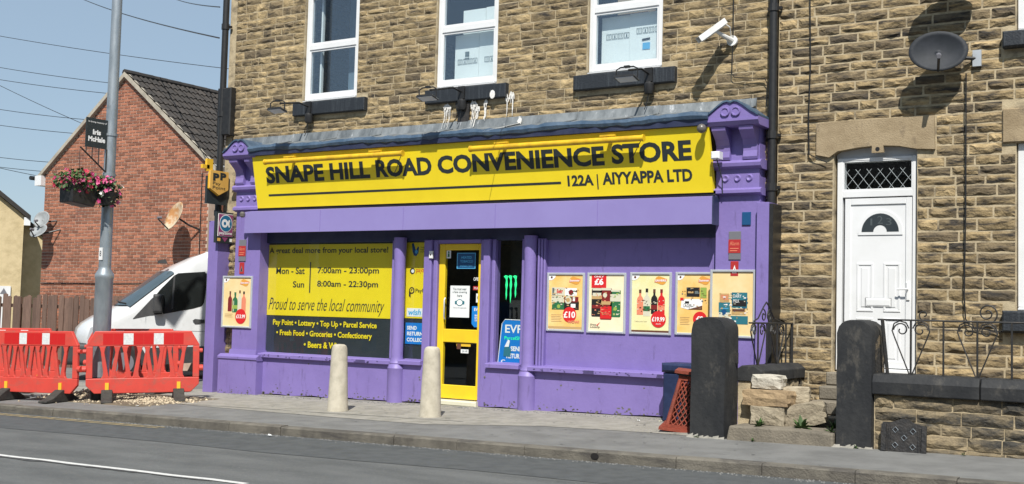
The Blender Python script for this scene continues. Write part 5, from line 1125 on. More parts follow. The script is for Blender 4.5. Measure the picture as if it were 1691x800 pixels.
# ================================================================== LAMP POST, PLANTERS, BARRIERS
LPX, LPY = -15.80, -2.50; LZ = gz(LPX, LPY)
lp = thing('lamp_post', (LPX, LPY, LZ), 'tall galvanised steel lamp post rising from the dug up pavement', 'lamp post')
MB().lathe([(.145, 0), (.145, .38)], 20, (LPX, LPY, LZ)).build('painted_foot', 'black_plastic', lp, smooth=True)
MB().lathe([(.142, .38), (.140, 1.96), (.150, 1.98), (.150, 2.04), (.10, 2.12), (.097, 2.16)], 24, (LPX, LPY, LZ)).build('lower_shaft', 'galvanised', lp, smooth=True)
MB().lathe([(.097, 2.16), (.076, 8.2)], 20, (LPX, LPY, LZ)).build('upper_shaft', 'galvanised', lp, smooth=True)
X_ = LPX+.02
MB().box(X_-.05, X_+.03, LPY-.106, LPY-.09, LZ+2.27, LZ+2.47).build('number_plate', 'white_metal', lp); text('8', X_-.03, X_+.01, LZ+2.33, LZ+2.42, LPY-.109, 'print_black', lp)
for za_, zb_ in ((3.64, 3.69), (4.3, 4.34)): MB().lathe([(.104, za_), (.104, zb_)], 18, (LPX, LPY, LZ)).build('band', 'galvanised', lp)
MB().tube([(LPX, LPY, LZ+8.1), (LPX, LPY-.4, LZ+8.5), (LPX, LPY-1.0, LZ+8.6)], .04, 10).build('bracket_arm', 'galvanised', lp); MB().bbox(LPX-.15, LPX+.15, LPY-1.5, LPY-.9, LZ+8.52, LZ+8.65, .03).build('lantern', 'galvanised', lp)
ms = thing('memorial_sign', (LPX, LPY-.4, 4.0), 'black memorial name board fixed to the lamp post above the planters', 'sign')
SX = LPX+.02
c1, c2, c3, c4 = AX(143, 193, SX), AX(186, 201, SX), AX(181.5, 249, SX), AX(142, 241, SX)
ya, yb = (c1[0]+c4[0])/2, min((c2[0]+c3[0])/2, LPY-.085); zt = (c1[1]+c2[1])/2; zl = (c3[1]+c4[1])/2
boardx([(ya, zl), (yb, zl), (yb, zt), (ya, zt)], SX, 'sign_dark', 'board', ms, .02)
w_, h_ = yb-ya, zt-zl
textx('In loving memory of', ya+.08*w_, yb-.06*w_, zt-.17*h_, zt-.10*h_, SX+.003, 'print_white', ms, .015); textx('Iris', ya+.30*w_, yb-.32*w_, zl+.44*h_, zl+.62*h_, SX+.003, 'print_white', ms, .05); textx('McHale', ya+.10*w_, yb-.10*w_, zl+.20*h_, zl+.38*h_, SX+.003, 'print_white', ms, .05)
zlo = AX(175, 285, SX)[1]
m = MB().tube([(SX, yb-.0, zl), (SX, yb, zlo)], .015, 6).tube([(SX, ya-.10, zl-.02), (SX, yb, zlo)], .013, 6)
for k in (.22, .45, .70):
    Y_ = ya-.10+(yb-ya+.10)*k; m.tube([(SX, Y_, zl), (SX, Y_, zl-.02+(zlo-zl)*k)], .009, 5)
m.build('bracket', 'iron', ms); MB().tube([(SX, ya-.1, zl-.02), (SX, ya-.11, zl-.2), (SX, ya-.08, zl-.45)], .005, 4).build('hanging_chain', 'iron', ms)
def blooms(t, c, r, n, mats, seed, lmat='leaf'):
    rr = random.Random(seed); L1 = MB(); F = {k: MB() for k in mats}
    def rp(k=1.0):
        while True:
            v = Vector((rr.uniform(-1, 1), rr.uniform(-1, 1), rr.uniform(-1, 1)))
            if v.length < 1: return Vector((c[0]+v.x*r[0]*k, c[1]+v.y*r[1]*k, c[2]+v.z*r[2]*k))
    for k in range(n*5):
        p = rp(); d = Vector((rr.gauss(0, 1), rr.gauss(0, 1), rr.gauss(-.1, 1))).normalized(); s_ = d.orthogonal().normalized(); l = rr.uniform(.04, .085)
        L1.add([p, p+d*l*.5+s_*l*.3, p+d*l, p+d*l*.5-s_*l*.3], [(0, 1, 2, 3)])
    for k in range(n):
        p = rp(1.08); m = F[rr.choice(mats)]; ax_ = (p-Vector(c)).normalized()+Vector((.35, -.5, .3)); ax_.normalize(); u = ax_.orthogonal().normalized(); v = ax_.cross(u); s_ = rr.uniform(.028, .05)
        a0 = rr.random()*6
        for q in range(5):
            a = a0+q*1.257; d1 = u*math.cos(a)+v*math.sin(a); d2 = u*math.cos(a+.75)+v*math.sin(a+.75); d0 = u*math.cos(a-.75)+v*math.sin(a-.75)
            m.add([p, p+d0*s_*.6+ax_*.008, p+d1*s_+ax_*.012, p+d2*s_*.6+ax_*.008], [(0, 1, 2, 3)])
    L1.build('leaves', lmat, t, kind='stuff')
    for k in mats: F[k].build('flowers', k, t, kind='stuff')
pt1 = thing('flower_planter', (SX, LPY-.55, 3.0), 'black planter overflowing with pink and red flowers under the memorial board', 'planter', 'planters on the lamp post')
q = [AX(109, 301, SX), AX(155, 318, SX), AX(145, 343, SX), AX(108, 334, SX)]
m = MB(); hw = .16
pts = [(SX-hw*1.0, y_, z_) for y_, z_ in q]+[(SX+hw*1.0, y_, z_) for y_, z_ in q]
m.add(pts, [(3, 2, 1, 0), (4, 5, 6, 7), (0, 1, 5, 4), (1, 2, 6, 5), (2, 3, 7, 6), (3, 0, 4, 7)]); m.build('trough', 'black_plastic', pt1, bevel=.015)
cy_, cz_ = AX(128, 300, SX); blooms(pt1, (SX+.02, cy_, cz_), (.25, .44, .19), 130, ['petal_pink', 'petal_pink', 'petal_red'], 5)
textx('PLANTER', q[3][0]+.25, q[3][0]+.36, q[3][1]+.02, q[3][1]+.035, SX+hw+.002, 'alarm_grey', pt1) if False else None
pt2 = thing('flower_planter', (SX+.1, LPY+.25, 3.0), 'planter of white and pink flowers hugging the lamp post', 'planter', 'planters on the lamp post')
XQ = SX+.16; cy_, cz_ = AX(177, 318, XQ)
MB().lathe([(.10, -.16), (.17, .02), (.18, .05)], 16, (XQ, cy_, cz_-.05)).build('basket', 'black_plastic', pt2)
blooms(pt2, (XQ, cy_, cz_), (.17, .27, .24), 45, ['petal_white', 'petal_pink'], 8, 'leaf_dark'); cy2, cz2 = AX(170, 302, XQ); blooms(pt2, (XQ, cy2, cz2), (.16, .2, .09), 40, ['petal_pink', 'petal_red'], 9)

BL = 1.74
def barrier_proto():
    t = thing('barrier', (0, 0, 0), 'x', 'barrier', 'red plastic roadworks barriers', rotz=.0001)
    h0, h1, th = .13, 1.12, .028
    m = MB(); L = BL/2
    outer = [(-L+.13, h0), (L-.13, h0), (L, h0+.13), (L, h1-.25), (L-.13, h1), (-L+.13, h1), (-L, h1-.25), (-L, h0+.13)]
    zt, zb_ = h1-.24, h0+.24
    m.prism([(-L+.13, h0), (L-.13, h0), (L, h0+.13), (L, zb_), (-L, zb_), (-L, h0+.13)], -th, th)
    m.prism([(-L, zt), (L, zt), (L, h1-.22), (L-.13, h1), (-L+.13, h1), (-L, h1-.22)], -th, th)
    m.prism([(-L, zb_), (-L+.10, zb_), (-L+.10, zt), (-L, zt)], -th*.98, th*.98); m.prism([(L-.10, zb_), (L, zb_), (L, zt), (L-.10, zt)], -th*.98, th*.98)
    n = 8; xs_ = [-L+.10+(BL-.2)*(k+1)/(n+1) for k in range(n)]
    for k, X in enumerate(xs_):
        s = .026 if k % 2 else -.026; a = .036
        m.prism([(X-a-s-.035, zb_-.002), (X+a-s+.035, zb_-.002), (X+a-s+.01, zb_+.035), (X+a-s*.9, zb_+.10), (X+a*.75+s*.9, zt-.10), (X+a+s+.006, zt-.03), (X+a+s+.03, zt+.002), (X-a+s-.03, zt+.002), (X-a+s-.006, zt-.03), (X-a*.75+s*.9, zt-.10), (X-a-s*.9, zb_+.10), (X-a-s-.01, zb_+.035)], -th*.8, th*.8)
    m.build('panel', 'barrier_red', t, local=True, bevel=.010)
    for s in (-1, 1):
        MB().tube([(s*L, 0, .52), (s*(L+.06), 0, .52)], .05, 10).build('connector', 'barrier_red', t, local=True); MB().tube([(s*L, 0, .80), (s*(L+.05), 0, .80)], .035, 10).build('connector', 'barrier_red', t, local=True)
        for f in (-.55, .55):
            if s < 0: continue
            MB().box(f-.028, f+.028, -.045, .045, .05, .30).build('clip', 'clip_yellow', t, local=True)
            MB().prismx([(-.42, 0), (.42, 0), (.42, .03), (.26, .07), (.06, .19), (-.06, .19), (-.26, .07), (-.42, .03)], f-.085, f+.085).build('foot', 'rubber', t, local=True, bevel=.012)
    for sy_ in (-1, 1):
        a0 = -.62; w = .155
        for k in range(8):
            X = a0+k*w; y = sy_*(th+.002)
            MB().box(X, X+w-.004, min(y, y-sy_*.002), max(y, y-sy_*.002), h1-.215, h1-.035).build('reflective_patch', ('reflect_red', 'reflect_white')[(k in (2, 5))], t, local=True)
    return t
def copy_tree(o, parent=None):
    c = o.copy(); COL.objects.link(c)
    if parent: c.parent = parent
    for ch in list(o.children): copy_tree(ch, c)
    return c
bp = barrier_proto()
ends = [((-15.66, -2.82), (-14.62, -1.52), 'red plastic barrier standing in front of the lamp post foot'), ((-17.50, -3.28), (-15.76, -2.92), 'red plastic barrier nearest the kerb at the left edge'),
        ((-17.45, -1.50), (-15.75, -.85), 'red plastic barrier behind the lamp post, before the white van'), ((-19.6, -2.3), (-17.9, -1.75), 'far red plastic barrier half seen behind the leftmost one')]
for k, (a, b, lab) in enumerate(ends):
    o = bp if k == 0 else copy_tree(bp); cx_, cy_ = (a[0]+b[0])/2, (a[1]+b[1])/2
    za_, zb_ = gz(*a), gz(*b); o.location = (cx_, cy_, (za_+zb_)/2+.004); o.rotation_euler = (0, -math.atan2(zb_-za_, BL), math.atan2(b[1]-a[1], b[0]-a[0])); o['label'] = lab
# dug up hole with gravel
m = MB(); rg = random.Random(77)
for k in range(2600):
    if k % 3 == 0: X, Y = rg.gauss(-14.95, .32), rg.gauss(-2.05, .28)
    else: X, Y = rg.gauss(-16.25, .42), rg.gauss(-2.25, .30)
    hh = .17*math.exp(-((X+16.3)/.5)**2-((Y+2.15)/.38)**2)+.06*math.exp(-((X+15.0)/.45)**2-((Y+2.0)/.3)**2)
    s_ = rg.uniform(.010, .030); z = gz(X, Y)+hh*rg.uniform(.2, 1)+.004; a = rg.random()*6.28
    v = [Vector((math.cos(a+q*2.09)*s_, math.sin(a+q*2.09)*s_, rg.uniform(-.2, .3)*s_)) for q in range(3)]
    m.add([Vector((X, Y, z))+v[0], Vector((X, Y, z))+v[1], Vector((X, Y, z))+v[2], (X, Y, z+s_*.9), (X, Y, z-s_*.5)], [(0, 1, 3), (1, 2, 3), (2, 0, 3), (1, 0, 4), (2, 1, 4), (0, 2, 4)])
m.build('gravel', 'gravel', kind='stuff')
m = MB(); n = 14
for i in range(n+1):
    for j in range(n+1):
        X, Y = -17.2+3.0*i/n, -3.0+1.9*j/n; e = min(i, n-i, j, n-j)
        m.v.append((X, Y, gz(X, Y)+(-.02 if e == 0 else .006+.13*math.exp(-((X+16.3)/.5)**2-((Y+2.15)/.38)**2)+rg.uniform(0, .012))))
for i in range(n):
    for j in range(n): m.f.append((i*(n+1)+j, (i+1)*(n+1)+j, (i+1)*(n+1)+j+1, i*(n+1)+j+1))
m.build('dug_earth', 'earth', kind='structure')

# ================================================================== RED BRICK HOUSE AND WHAT STANDS BESIDE IT
GY = 4.0; GX0, GX1, GZE, GXC, GZR = -26.52, -20.46, 4.83, -23.50, 7.13
bh = thing('brick_house', (-23.5, GY, 0), 'red brick house with a plain gable and dark tiled roof behind the white van', 'house')
gw = MB().prism([(GX0, -.4), (GX1, -.4), (GX1, GZE), (GXC, GZR), (GX0, GZE)], GY, GY+.25).build('wall', 'brick_mortar', bh)
MB().box(GX1-.25, GX1, GY+.25, 13, -.4, GZE).box(GX0, GX0+.25, GY+.25, 13, -.4, GZE).box(GX0+.25, GX1-.25, 12.75, 13, -.4, GZE).build('rear_wall', 'brick', bh)
BLn, BH = .236, .0785
pieces = []; z = -.2; row = 0
while z < GZR-.05:
    zc = z+BH; lo, hi = GX0, GX1
    if zc > GZE: f_ = (zc-GZE)/(GZR-GZE); lo, hi = GX0+(GXC-GX0)*f_, GX1+(GXC-GX1)*f_
    x = GX0-(BLn/2 if row % 2 else 0)
    while x < hi:
        a, b = max(x, lo), min(x+BLn, hi)
        if b-a > .05: pieces.append(((a+b)/2, z+BH/2, b-a-.020, BH-.019))
        x += BLn
    z += BH; row += 1
me_b = bpy.data.meshes.new('brick'); bmk = MB()
bmk.add([(-.5, -1, -.5), (.5, -1, -.5), (.5, -1, .5), (-.5, -1, .5), (-.5, .5, -.5), (.5, .5, -.5), (.5, .5, .5), (-.5, .5, .5)], [(0, 1, 2, 3), (1, 5, 6, 2), (5, 4, 7, 6), (4, 0, 3, 7), (3, 2, 6, 7), (4, 5, 1, 0)])
me_b.from_pydata(bmk.v, [], bmk.f); me_b.update(); me_b.materials.append(MATS['brick'])
rb2 = random.Random(41)
def shown(p): return (0 if (p[1] > 2.75 and p[0] < -20.75 and p[0] > -24.2) else 50)-p[0]
pieces.sort(key=shown)
for xc, zc, l, h in pieces[:300]: link_mesh('brick', me_b, (xc, GY, zc), gw, (l, .008+rb2.uniform(0, .004), h))
m = MB()
for xc, zc, l, h in pieces[300:]:
    if zc < .6: continue
    d = .008+rb2.uniform(0, .004); m.add([(xc+x*l, GY+y*d, zc+z_*h) for x, y, z_ in bmk.v], bmk.f)
m.build('bricks', 'brick', gw, kind='stuff')
# roof: two slopes, tiles on the one we see
sl = math.hypot(GX1+.25-GXC, 1); k_ = (GZR-GZE)/(GX1-GXC)
RY0, RY1 = GY-.10, 13.1
RX1 = GX1+.28; RZ1 = GZR-k_*(RX1-GXC)+.06
roof = MB().prism([(GXC, GZR+.06), (RX1, RZ1), (RX1, RZ1-.07), (GXC, GZR-.02), (2*GXC-RX1, RZ1-.07), (2*GXC-RX1, RZ1)], RY0+.02, RY1).build('roof', 'roof_tile', bh)
Ls = math.hypot(RX1-GXC, GZR+.06-RZ1); ud = Vector((RX1-GXC, 0, RZ1-GZR-.06))/Ls; nd = Vector((-ud.z, 0, ud.x)); nd = nd if nd.z > 0 else -nd
tw, te = .30, .335; tm = MB(); ns = 10
def th_(u): return .018*math.cos(2*math.pi*u*2)+.010*(1 if u < .15 else 0)
for j, (v, lift) in enumerate(((0, .012), (1, .040), (1, .008))):
    for i in range(ns+1):
        u = i/ns; p = ud*(te*1.06*v)+Vector((0, 1, 0))*(tw*u)+nd*(lift+th_(u)); tm.v.append(tuple(p))
for j in range(2):
    for i in range(ns): a = j*(ns+1)+i; tm.f.append((a, a+ns+1, a+ns+2, a+1))
me_t = bpy.data.meshes.new('roof_tile'); me_t.from_pydata(tm.v, [], tm.f); me_t.update(); me_t.materials.append(MATS['roof_tile'])
spots = []
for r_ in range(int(Ls/te)+1):
    for c_ in range(int((RY1-RY0)/tw)): spots.append((r_, c_))
spots.sort(key=lambda q: q[1]); rest = MB()
for k, (r_, c_) in enumerate(spots):
    p = Vector((GXC, RY0+c_*tw, GZR+.06))+ud*(r_*te*.995)+nd*.0
    if k < 260: link_mesh('tile', me_t, p, roof)
    else: rest.add([tuple(p+Vector(v)) for v in tm.v], tm.f)
rest.build('tiles', 'roof_tile', roof, kind='stuff')
m = MB()
for k in range(20): m.tube([(GXC, RY0+k*.45, GZR+.07), (GXC, RY0+k*.45+.445, GZR+.075)], .085, 8)
m.build('ridge_tiles', 'roof_tile', roof, kind='stuff')
for s in (1, -1):                                            # cement verge along each rake, barge line below
    X1_ = GXC+s*(RX1-GXC)
    pts = [(GXC, GZR+.085), (X1_, RZ1+.03), (X1_, RZ1-.075), (GXC, GZR-.035)]
    MB().prism(pts if s < 0 else pts[::-1], RY0-.005, GY+.03).build('verge', 'verge', bh)
MB().box(GX0-.28, GX0-.02, GY-.12, GY+.3, GZE-.32, GZE-.06).build('box_end', 'upvc', bh); MB().tube([(GX0-.36, GY-.2, GZE-.12), (GX0-.36, 12.9, GZE-.12)], .055, 8).build('gutter', 'black_plastic', bh)
MB().box(GX1+.02, GX1+.25, GY-.08, GY+.3, GZE-.26, GZE-.06).build('box_end', 'upvc', bh)
X_, Z_ = A(331, 330, GY-.05); MB().tube([(X_, GY-.03, 4.6), (X_+.01, GY-.03, 2.2)], .012, 5).build('wall_cable', 'black_plastic', bh)
MB().tube([(GX0+.05, GY-.03, 1.98), (-24.0, GY-.03, 2.0), (-20.9, GY-.03, 2.02)], .010, 5).build('wall_cable', 'black_plastic', bh)
X_, Z_ = A(293, 360, 3.55)
dish((X_, 3.55, Z_), (-.30, -1, .42), .36, .36, 'dish_rust', 'rust stained cream satellite dish on the brick gable above the van', (X_+.28, GY-.02, Z_-.25), depth=.10)
X_, Z_ = A(71, 364, 3.75); dish((X_, 3.75, Z_), (.30, -1, .35), .23, .23, 'dish_grey', 'grey satellite dish high on the left corner of the brick house', (X_+.25, GY-.02, Z_), depth=.06)
X_, Z_ = A(66, 384, 3.6); dish((X_, 3.6, Z_), (.1, -1, .8), .26, .22, 'dish_grey', 'lower tilted satellite dish on the left corner of the brick house', (X_+.30, GY-.02, Z_+.1), depth=.06)

# cream stone house far left, its gable turned towards the road
cp_ = A(40, 357, 14); CRZ = rad(55)
ch = thing('cream_house', (cp_[0], 14, 0), 'cream stone house with a dark verge at the far left edge', 'house', rotz=CRZ)
ks = .80; cz1 = cp_[1]
MB().prism([(-7.0, -1), (0, -1), (0, cz1), (-3.5, cz1+3.5*ks), (-7.0, cz1)], 0, 7).build('wall', 'cream_stone', ch, local=True)
for s_ in (1, -1):
    a = -3.5; zt = cz1+3.5*ks+.22; MB().prism([(a, zt), (a+s_*3.75, zt-3.75*ks), (a+s_*3.75, zt-3.75*ks-.2), (a, zt-.2)][::s_], -.2, 7.2).build('roof', 'roof_tile', ch, local=True)
MB().box(.0, .24, -.16, .3, cz1-.38, cz1-.06).build('box_end', 'upvc', ch, local=True)
w = MB().box(-2.6, -.36, -.07, -.002, -.4, A(10, 473, 14)[1]).build('window', 'upvc', ch, local=True); zt = A(10, 473, 14)[1]
MB().box(-1.0, .4, -.05, -.036, .2, zt-.12+.4).build('pane', 'screen_glass', w, local=True) if False else None
MB().box(-2.5, -1.0, -.09, -.072, .3, zt-.12).build('window_pane', 'screen_glass', ch, local=True); m = MB(); m.add([(-.75, -.075, zt-.32), (-.47, -.075, zt-.32), (-.61, -.075, zt-.08)], [(0, 1, 2)]); m.build('window_sticker', 'alarm_grey', ch, local=True)
MB().lathe([(.06, -.14), (.11, -.08), (.11, .06), (.05, .12)], 12, (-.95, -.12, A(8, 466, 14)[1])).build('wall_lamp', 'alarm_grey', ch, local=True, smooth=True)
c2 = thing('cream_annexe', (cp_[0], 14, 0), 'lower cream stone wall with sloping roof between the cream house and the brick house', 'building', rotz=CRZ)
MB().prism([(.01, -1), (1.3, -1), (1.3, cz1-1.15), (.01, cz1-.15)], 1.6, 7).build('wall', 'cream_stone', c2, local=True)
MB().prism([(.01, cz1-.12), (1.55, cz1-1.31), (1.55, cz1-1.13), (.01, cz1+.06)], 1.4, 7).build('roof', 'roof_tile', c2, local=True)

# brown board fence
fn = thing('board_fence', (-25, 3.3, 0), 'weathered brown wooden board fence below the brick gable', 'fence'); rf = random.Random(19); x = -29.2; FY = 3.3
while x < -21.0:
    w = rf.uniform(.15, .19); zt = 1.64+rf.uniform(-.05, .05); z0 = gz(x, FY)-.05
    y0 = FY+rf.choice((0, .035)); m = MB().prism([(x, z0), (x+w, z0), (x+w, zt-rf.uniform(0, .03)), (x+w*.5, zt+.015), (x, zt-rf.uniform(0, .03))], y0, y0+.022); m.build('board', 'fence_wood', fn); x += w+rf.uniform(.012, .05)
for z in (.45, 1.35): MB().box(-29.2, -21.0, FY+.06, FY+.11, z, z+.09).build('rail', 'fence_wood', fn)
for X in (-28.4, -26.6, -24.8, -23.0, -21.4): MB().box(X, X+.09, FY+.11, FY+.2, -.3, 1.6).build('post', 'fence_wood', fn)

# ------------------------------------------------------------------ white panel van, nose towards the road on the left
VW = 1.96; VPIV = Vector((-19.24, .90, 0)); VA_ = rad(43); vg = gz(-19, 1.5)
van = thing('van', (VPIV.x, VPIV.y, vg), 'white high roofed panel van parked behind the barriers', 'van', rotz=VA_)
HX_ = Vector((math.cos(VA_), math.sin(VA_), 0)); HN_ = Vector((math.sin(VA_), -math.cos(VA_), 0))
def VP(x, y, out=0.0):                                       # photo point -> (along, height) on the near flank
    d = ray(x, y); t = ((VPIV+HN_*out-CAM_LOC).dot(HN_))/d.dot(HN_); p = CAM_LOC+d*t; return (p-VPIV).dot(HX_), p.z-vg
prof = [(-1.62, .62), (-1.65, .85), (-1.60, 1.0), (-1.46, 1.11), (-1.15, 1.25), (-.80, 1.37), (-.47, 1.49), (-.17, 1.74), (.12, 1.98), (.40, 2.21), (.66, 2.36), (1.0, 2.53), (1.35, 2.65), (1.75, 2.73), (2.2, 2.76), (2.8, 2.76), (3.40, 2.74), (3.5, 2.6)]
prof = [((-.47+(a+.47)*.66) if a < -.47 else a, b) for a, b in prof]
BZ = .38
def bow(X, v): b = .50*min(1, abs(v))**1.6; return X+(b if X < .4 else b*max(0, (1.6-X)/1.2))
def hw(z): return VW/2*(1.0 if z < 1.25 else 1-.085*((z-1.25)/1.5)**1.3) if z > .7 else VW/2*(.97+.03*(z-.38)/.32)
def half_ring(zt):
    zs = [z for z in (BZ, .55, .75, .95, 1.12, 1.28, 1.6, 1.95, 2.25) if z < zt-.18]+[zt-.15]
    side = [(z, hw(z)) for z in zs]
    while len(side) < 10: side.insert(0, side[0])
    h = hw(zt); cr = .13
    return side+[(zt-.15+.15*math.sin(a), h-cr+cr*math.cos(a)) for a in (.45, .95, 1.35)]+[(zt, (h-cr)*.5), (zt+.012, 0)]
m = MB(); rings = []
for X, zt in prof:
    half = half_ring(zt); pts = [(z, -w) for z, w in half]+[(z, w) for z, w in half[-2::-1]]
    rings.append(len(m.v))
    for z, y in pts: m.v.append((bow(X, y/(VW/2)), VW/2+y, z))
NR = len(m.v)//len(prof)
for a in range(len(prof)-1):
    for k in range(NR-1): m.f.append((rings[a]+k, rings[a+1]+k, rings[a+1]+k+1, rings[a]+k+1))
m.f.append(tuple(rings[0]+k for k in range(NR))); m.f.append(tuple(rings[-1]+k for k in range(NR-1, -1, -1)))
o = m.build('body', 'van_paint', van, local=True, smooth=True); o.data.set_sharp_from_angle(angle=rad(50))
pm('screen_dark', (.05, .075, .09), (.075, .105, .125), scale=1.2, rough=.06, spec=.9); pm('side_dark', (.012, .014, .014), (.02, .024, .024), scale=1.5, rough=.08, spec=.6)
def surf(t, v, lift=.022):
    i = t*3+6; i0 = min(int(i), 8); f = i-i0; X = prof[i0][0]*(1-f)+prof[i0+1][0]*f; zt = prof[i0][1]*(1-f)+prof[i0+1][1]*f
    h = hw(zt); vv = abs(v)*h; dz = 0
    if vv > h-.13: q = min(1, (vv-(h-.13))/.13); dz = -.15*(1-math.sqrt(max(0, 1-q*q)))
    return (bow(X, v*h/(VW/2))-lift*.8, VW/2+v*h-(.012 if v < 0 else -.012)*abs(v), zt+dz+lift)
m = MB(); nu, nv = 8, 20
for i in range(nu+1):
    for j in range(nv+1): m.v.append(surf(i/nu, -.955+1.91*j/nv))
for i in range(nu):
    for j in range(nv): a = i*(nv+1)+j; m.f.append((a, a+nv+1, a+nv+2, a+1))
m.build('windscreen', 'screen_dark', van, local=True, smooth=True)
def side(pts, mat, name, d=.006):                            # a shape laid on the near flank
    q = []
    for x_, y_ in pts: X, Z = VP(x_, y_); q.append((X, VW/2-hw(Z)-d, Z))
    m = MB(); m.add(q, [tuple(range(len(q)))]); return m.build(name, mat, van, local=True)
side([(258, 487), (264, 479), (287, 455.5), (294, 451.5), (338, 449), (341, 453), (340, 480), (337, 500), (333, 506), (318, 510), (270, 519)][::-1], 'side_dark', 'side_window')
side([(262, 484), (284, 461), (284, 503), (272, 507), (268, 500)][::-1], 'brick', 'cab_view', .009) if False else None
side([(286.5, 456.5), (289.5, 454), (286, 510), (282.5, 511)][::-1], 'van_trim', 'window_divider', .012)
side([(219, 527), (250, 494), (258, 487), (268, 519), (248, 521)][::-1], 'van_trim', 'mirror_base', .010)
X_, Z_ = VP(262, 500, .1); MB().bbox(X_-.10, X_+.09, -.24, -.01, Z_-.21, Z_+.17, .03).build('mirror', 'van_trim', van, local=True, bevel=.04)
side([(318, 530), (322, 527), (338, 528.5), (338, 534), (322, 534.5)][::-1], 'van_trim', 'handle', .022)
side([(240, 604), (347, 598), (347, 572), (240, 575)], 'van_trim', 'side_rubbing_strip', .008)
for (xa, ya, xb, yb) in ((241, 524, 239, 600), (241, 545, 347, 548)):
    (Xa, Za), (Xb, Zb) = VP(xa, ya), VP(xb, yb); MB().tube([(Xa, VW/2-hw(Za)-.001, Za), (Xb, VW/2-hw(Zb)-.001, Zb)], .005, 4).build('door_seam', 'alarm_grey', van, local=True)
for X in (-.10, 2.7):
    for yv_, s in ((-.01, 1), (VW-.23, -1)):
        w = MB().tube([(X, yv_, .345), (X, yv_+.24, .345)], .345, 28).build('wheel', 'tyre', van, local=True, bevel=.03)
        MB().tube([(0, -.132, .345), (0, .132, .345)], .21, 20).build('hub_cap', 'alarm_grey', w, local=True)
    n = 18; pts = [(X+.45*math.cos(math.pi*k/n), .36+.45*math.sin(math.pi*k/n)) for k in range(n+1)]+[(X-.45, .30), (X+.45, .30)]
    m = MB(); m.add([(x_, VW/2-hw(z_)-.007, z_) for x_, z_ in pts], [tuple(range(n+3))]); m.build('wheel_arch', 'van_trim', van, local=True)
MB().bbox(-1.32, -.70, .10, VW-.10, .28, .72, .05).build('bumper', 'van_trim', van, local=True, bevel=.05)
m = MB(); m.add([(-.82, -.008, .80), (-.52, -.012, .84), (-.50, -.012, 1.12), (-.76, -.010, 1.04)], [(0, 1, 2, 3)]); m.build('headlight', 'aluminium', van, local=True)
MB().tube([surf(.03, -.8, .035), surf(.06, -.45, .04), surf(.10, -.1, .04)], .012, 5).build('wiper', 'van_trim', van, local=True)
X_, Z_ = VP(268, 433, -.35); MB().prism([(X_-.1, Z_-.03), (X_+.1, Z_-.03), (X_+.06, Z_+.06), (X_-.08, Z_+.03)], .34, .44).build('roof_marker', 'van_trim', van, local=True)

# ------------------------------------------------------------------ overhead wires
def wire(a, b, Y, label, r=.016, sag=.25, Yb=None):
    (xa, za), (xb, zb_) = A(*a, Y), A(*b, Y if Yb is None else Yb); pts = []
    for k in range(13):
        t_ = k/12; pts.append((xa+(xb-xa)*t_, Y+((Y if Yb is None else Yb)-Y)*t_, za+(zb_-za)*t_-sag*4*t_*(1-t_)))
    MB().tube(pts, r, 5).build('overhead_wire', 'black_plastic', None, label=label, cat='wire', group='overhead wires')
W_ = [((-60, 49), (440, 121), 'topmost faint wire across the sky'), ((-60, 101), (300, 149), 'second wire down, meeting the lamp post above the gable'), ((-60, 122), (300, 165), 'third wire down, just above the gable peak'), ((-60, 111), (230, 243), 'steep wire running down behind the memorial board'),
      ((-60, 171), (230, 204), 'wire level with the top of the memorial board'), ((-60, 198), (230, 227), 'wire level with the middle of the memorial board'), ((-60, 252), (200, 273), 'wire just above the left eave of the brick house'), ((-60, 268), (200, 289), 'lower of the paired wires at the left eave'), ((-60, 263), (200, 312), 'lowest wire, dipping below the left eave')]
for a, b, lab in W_: wire(a, b, 15.0, lab, .012, .12)
wire((130, -4), (362, 63), 12.0, 'thick dark wire sloping down to the stone building', .014, .1, -.05); wire((285, -3), (363, 12), 12.0, 'short thick wire meeting the top of the left downpipe', .012, .05, -.05)

# ------------------------------------------------------------------ wear: chipped paint, cracks, stains, litter
rw = random.Random(61)
def flake(m, c, u, v, s, rr, n=7):
    pts = []
    for k in range(n): a = 6.283*k/n; r_ = s*rr.uniform(.45, 1.1); pts.append(Vector(c)+u*math.cos(a)*r_+v*math.sin(a)*r_*.7)
    m.add(pts, [tuple(range(n))])
mc = MB(); UX, UZ, UY = Vector((1, 0, 0)), Vector((0, 0, 1)), Vector((0, 1, 0))
for k in range(230):                                         # bare patches low on the riser
    X = rw.uniform(-14.5, -6.2)
    if -11.05 < X < -9.9: continue
    z = gz(X, -.25)+.02+abs(rw.gauss(0, .05)); flake(mc, (X, -.1515, z), UX, UZ, rw.uniform(.006, .03)*(1.3 if rw.random() < .15 else 1), rw)
for k in range(24): X = rw.uniform(-14.5, -6.3); flake(mc, (X, -.1515, rw.uniform(.2, .62)), UX, UZ, rw.uniform(.008, .03), rw) if not -11.05 < X < -9.9 else None
for k in range(60): X = rw.uniform(-15.4, -14.52) if k % 2 else rw.uniform(-6.18, -5.52); flake(mc, (X, -.3115, gz(X, -.3)+.01+abs(rw.gauss(0, .05))), UX, UZ, rw.uniform(.006, .022), rw)
mc.build('bare_patches', 'kerbstone', sf, kind='stuff')
mc = MB()
for k in range(70):
    X = rw.uniform(-9.0, -6.2) if k % 2 else rw.uniform(-14.6, -11.8); yy_ = -.2415 if X > -9.1 else -.2115; z = (.765 if X > -9.1 else .735)-rw.uniform(.015, .055)
    flake(mc, (X, yy_, z), UX, UZ, rw.uniform(.008, .028), rw)
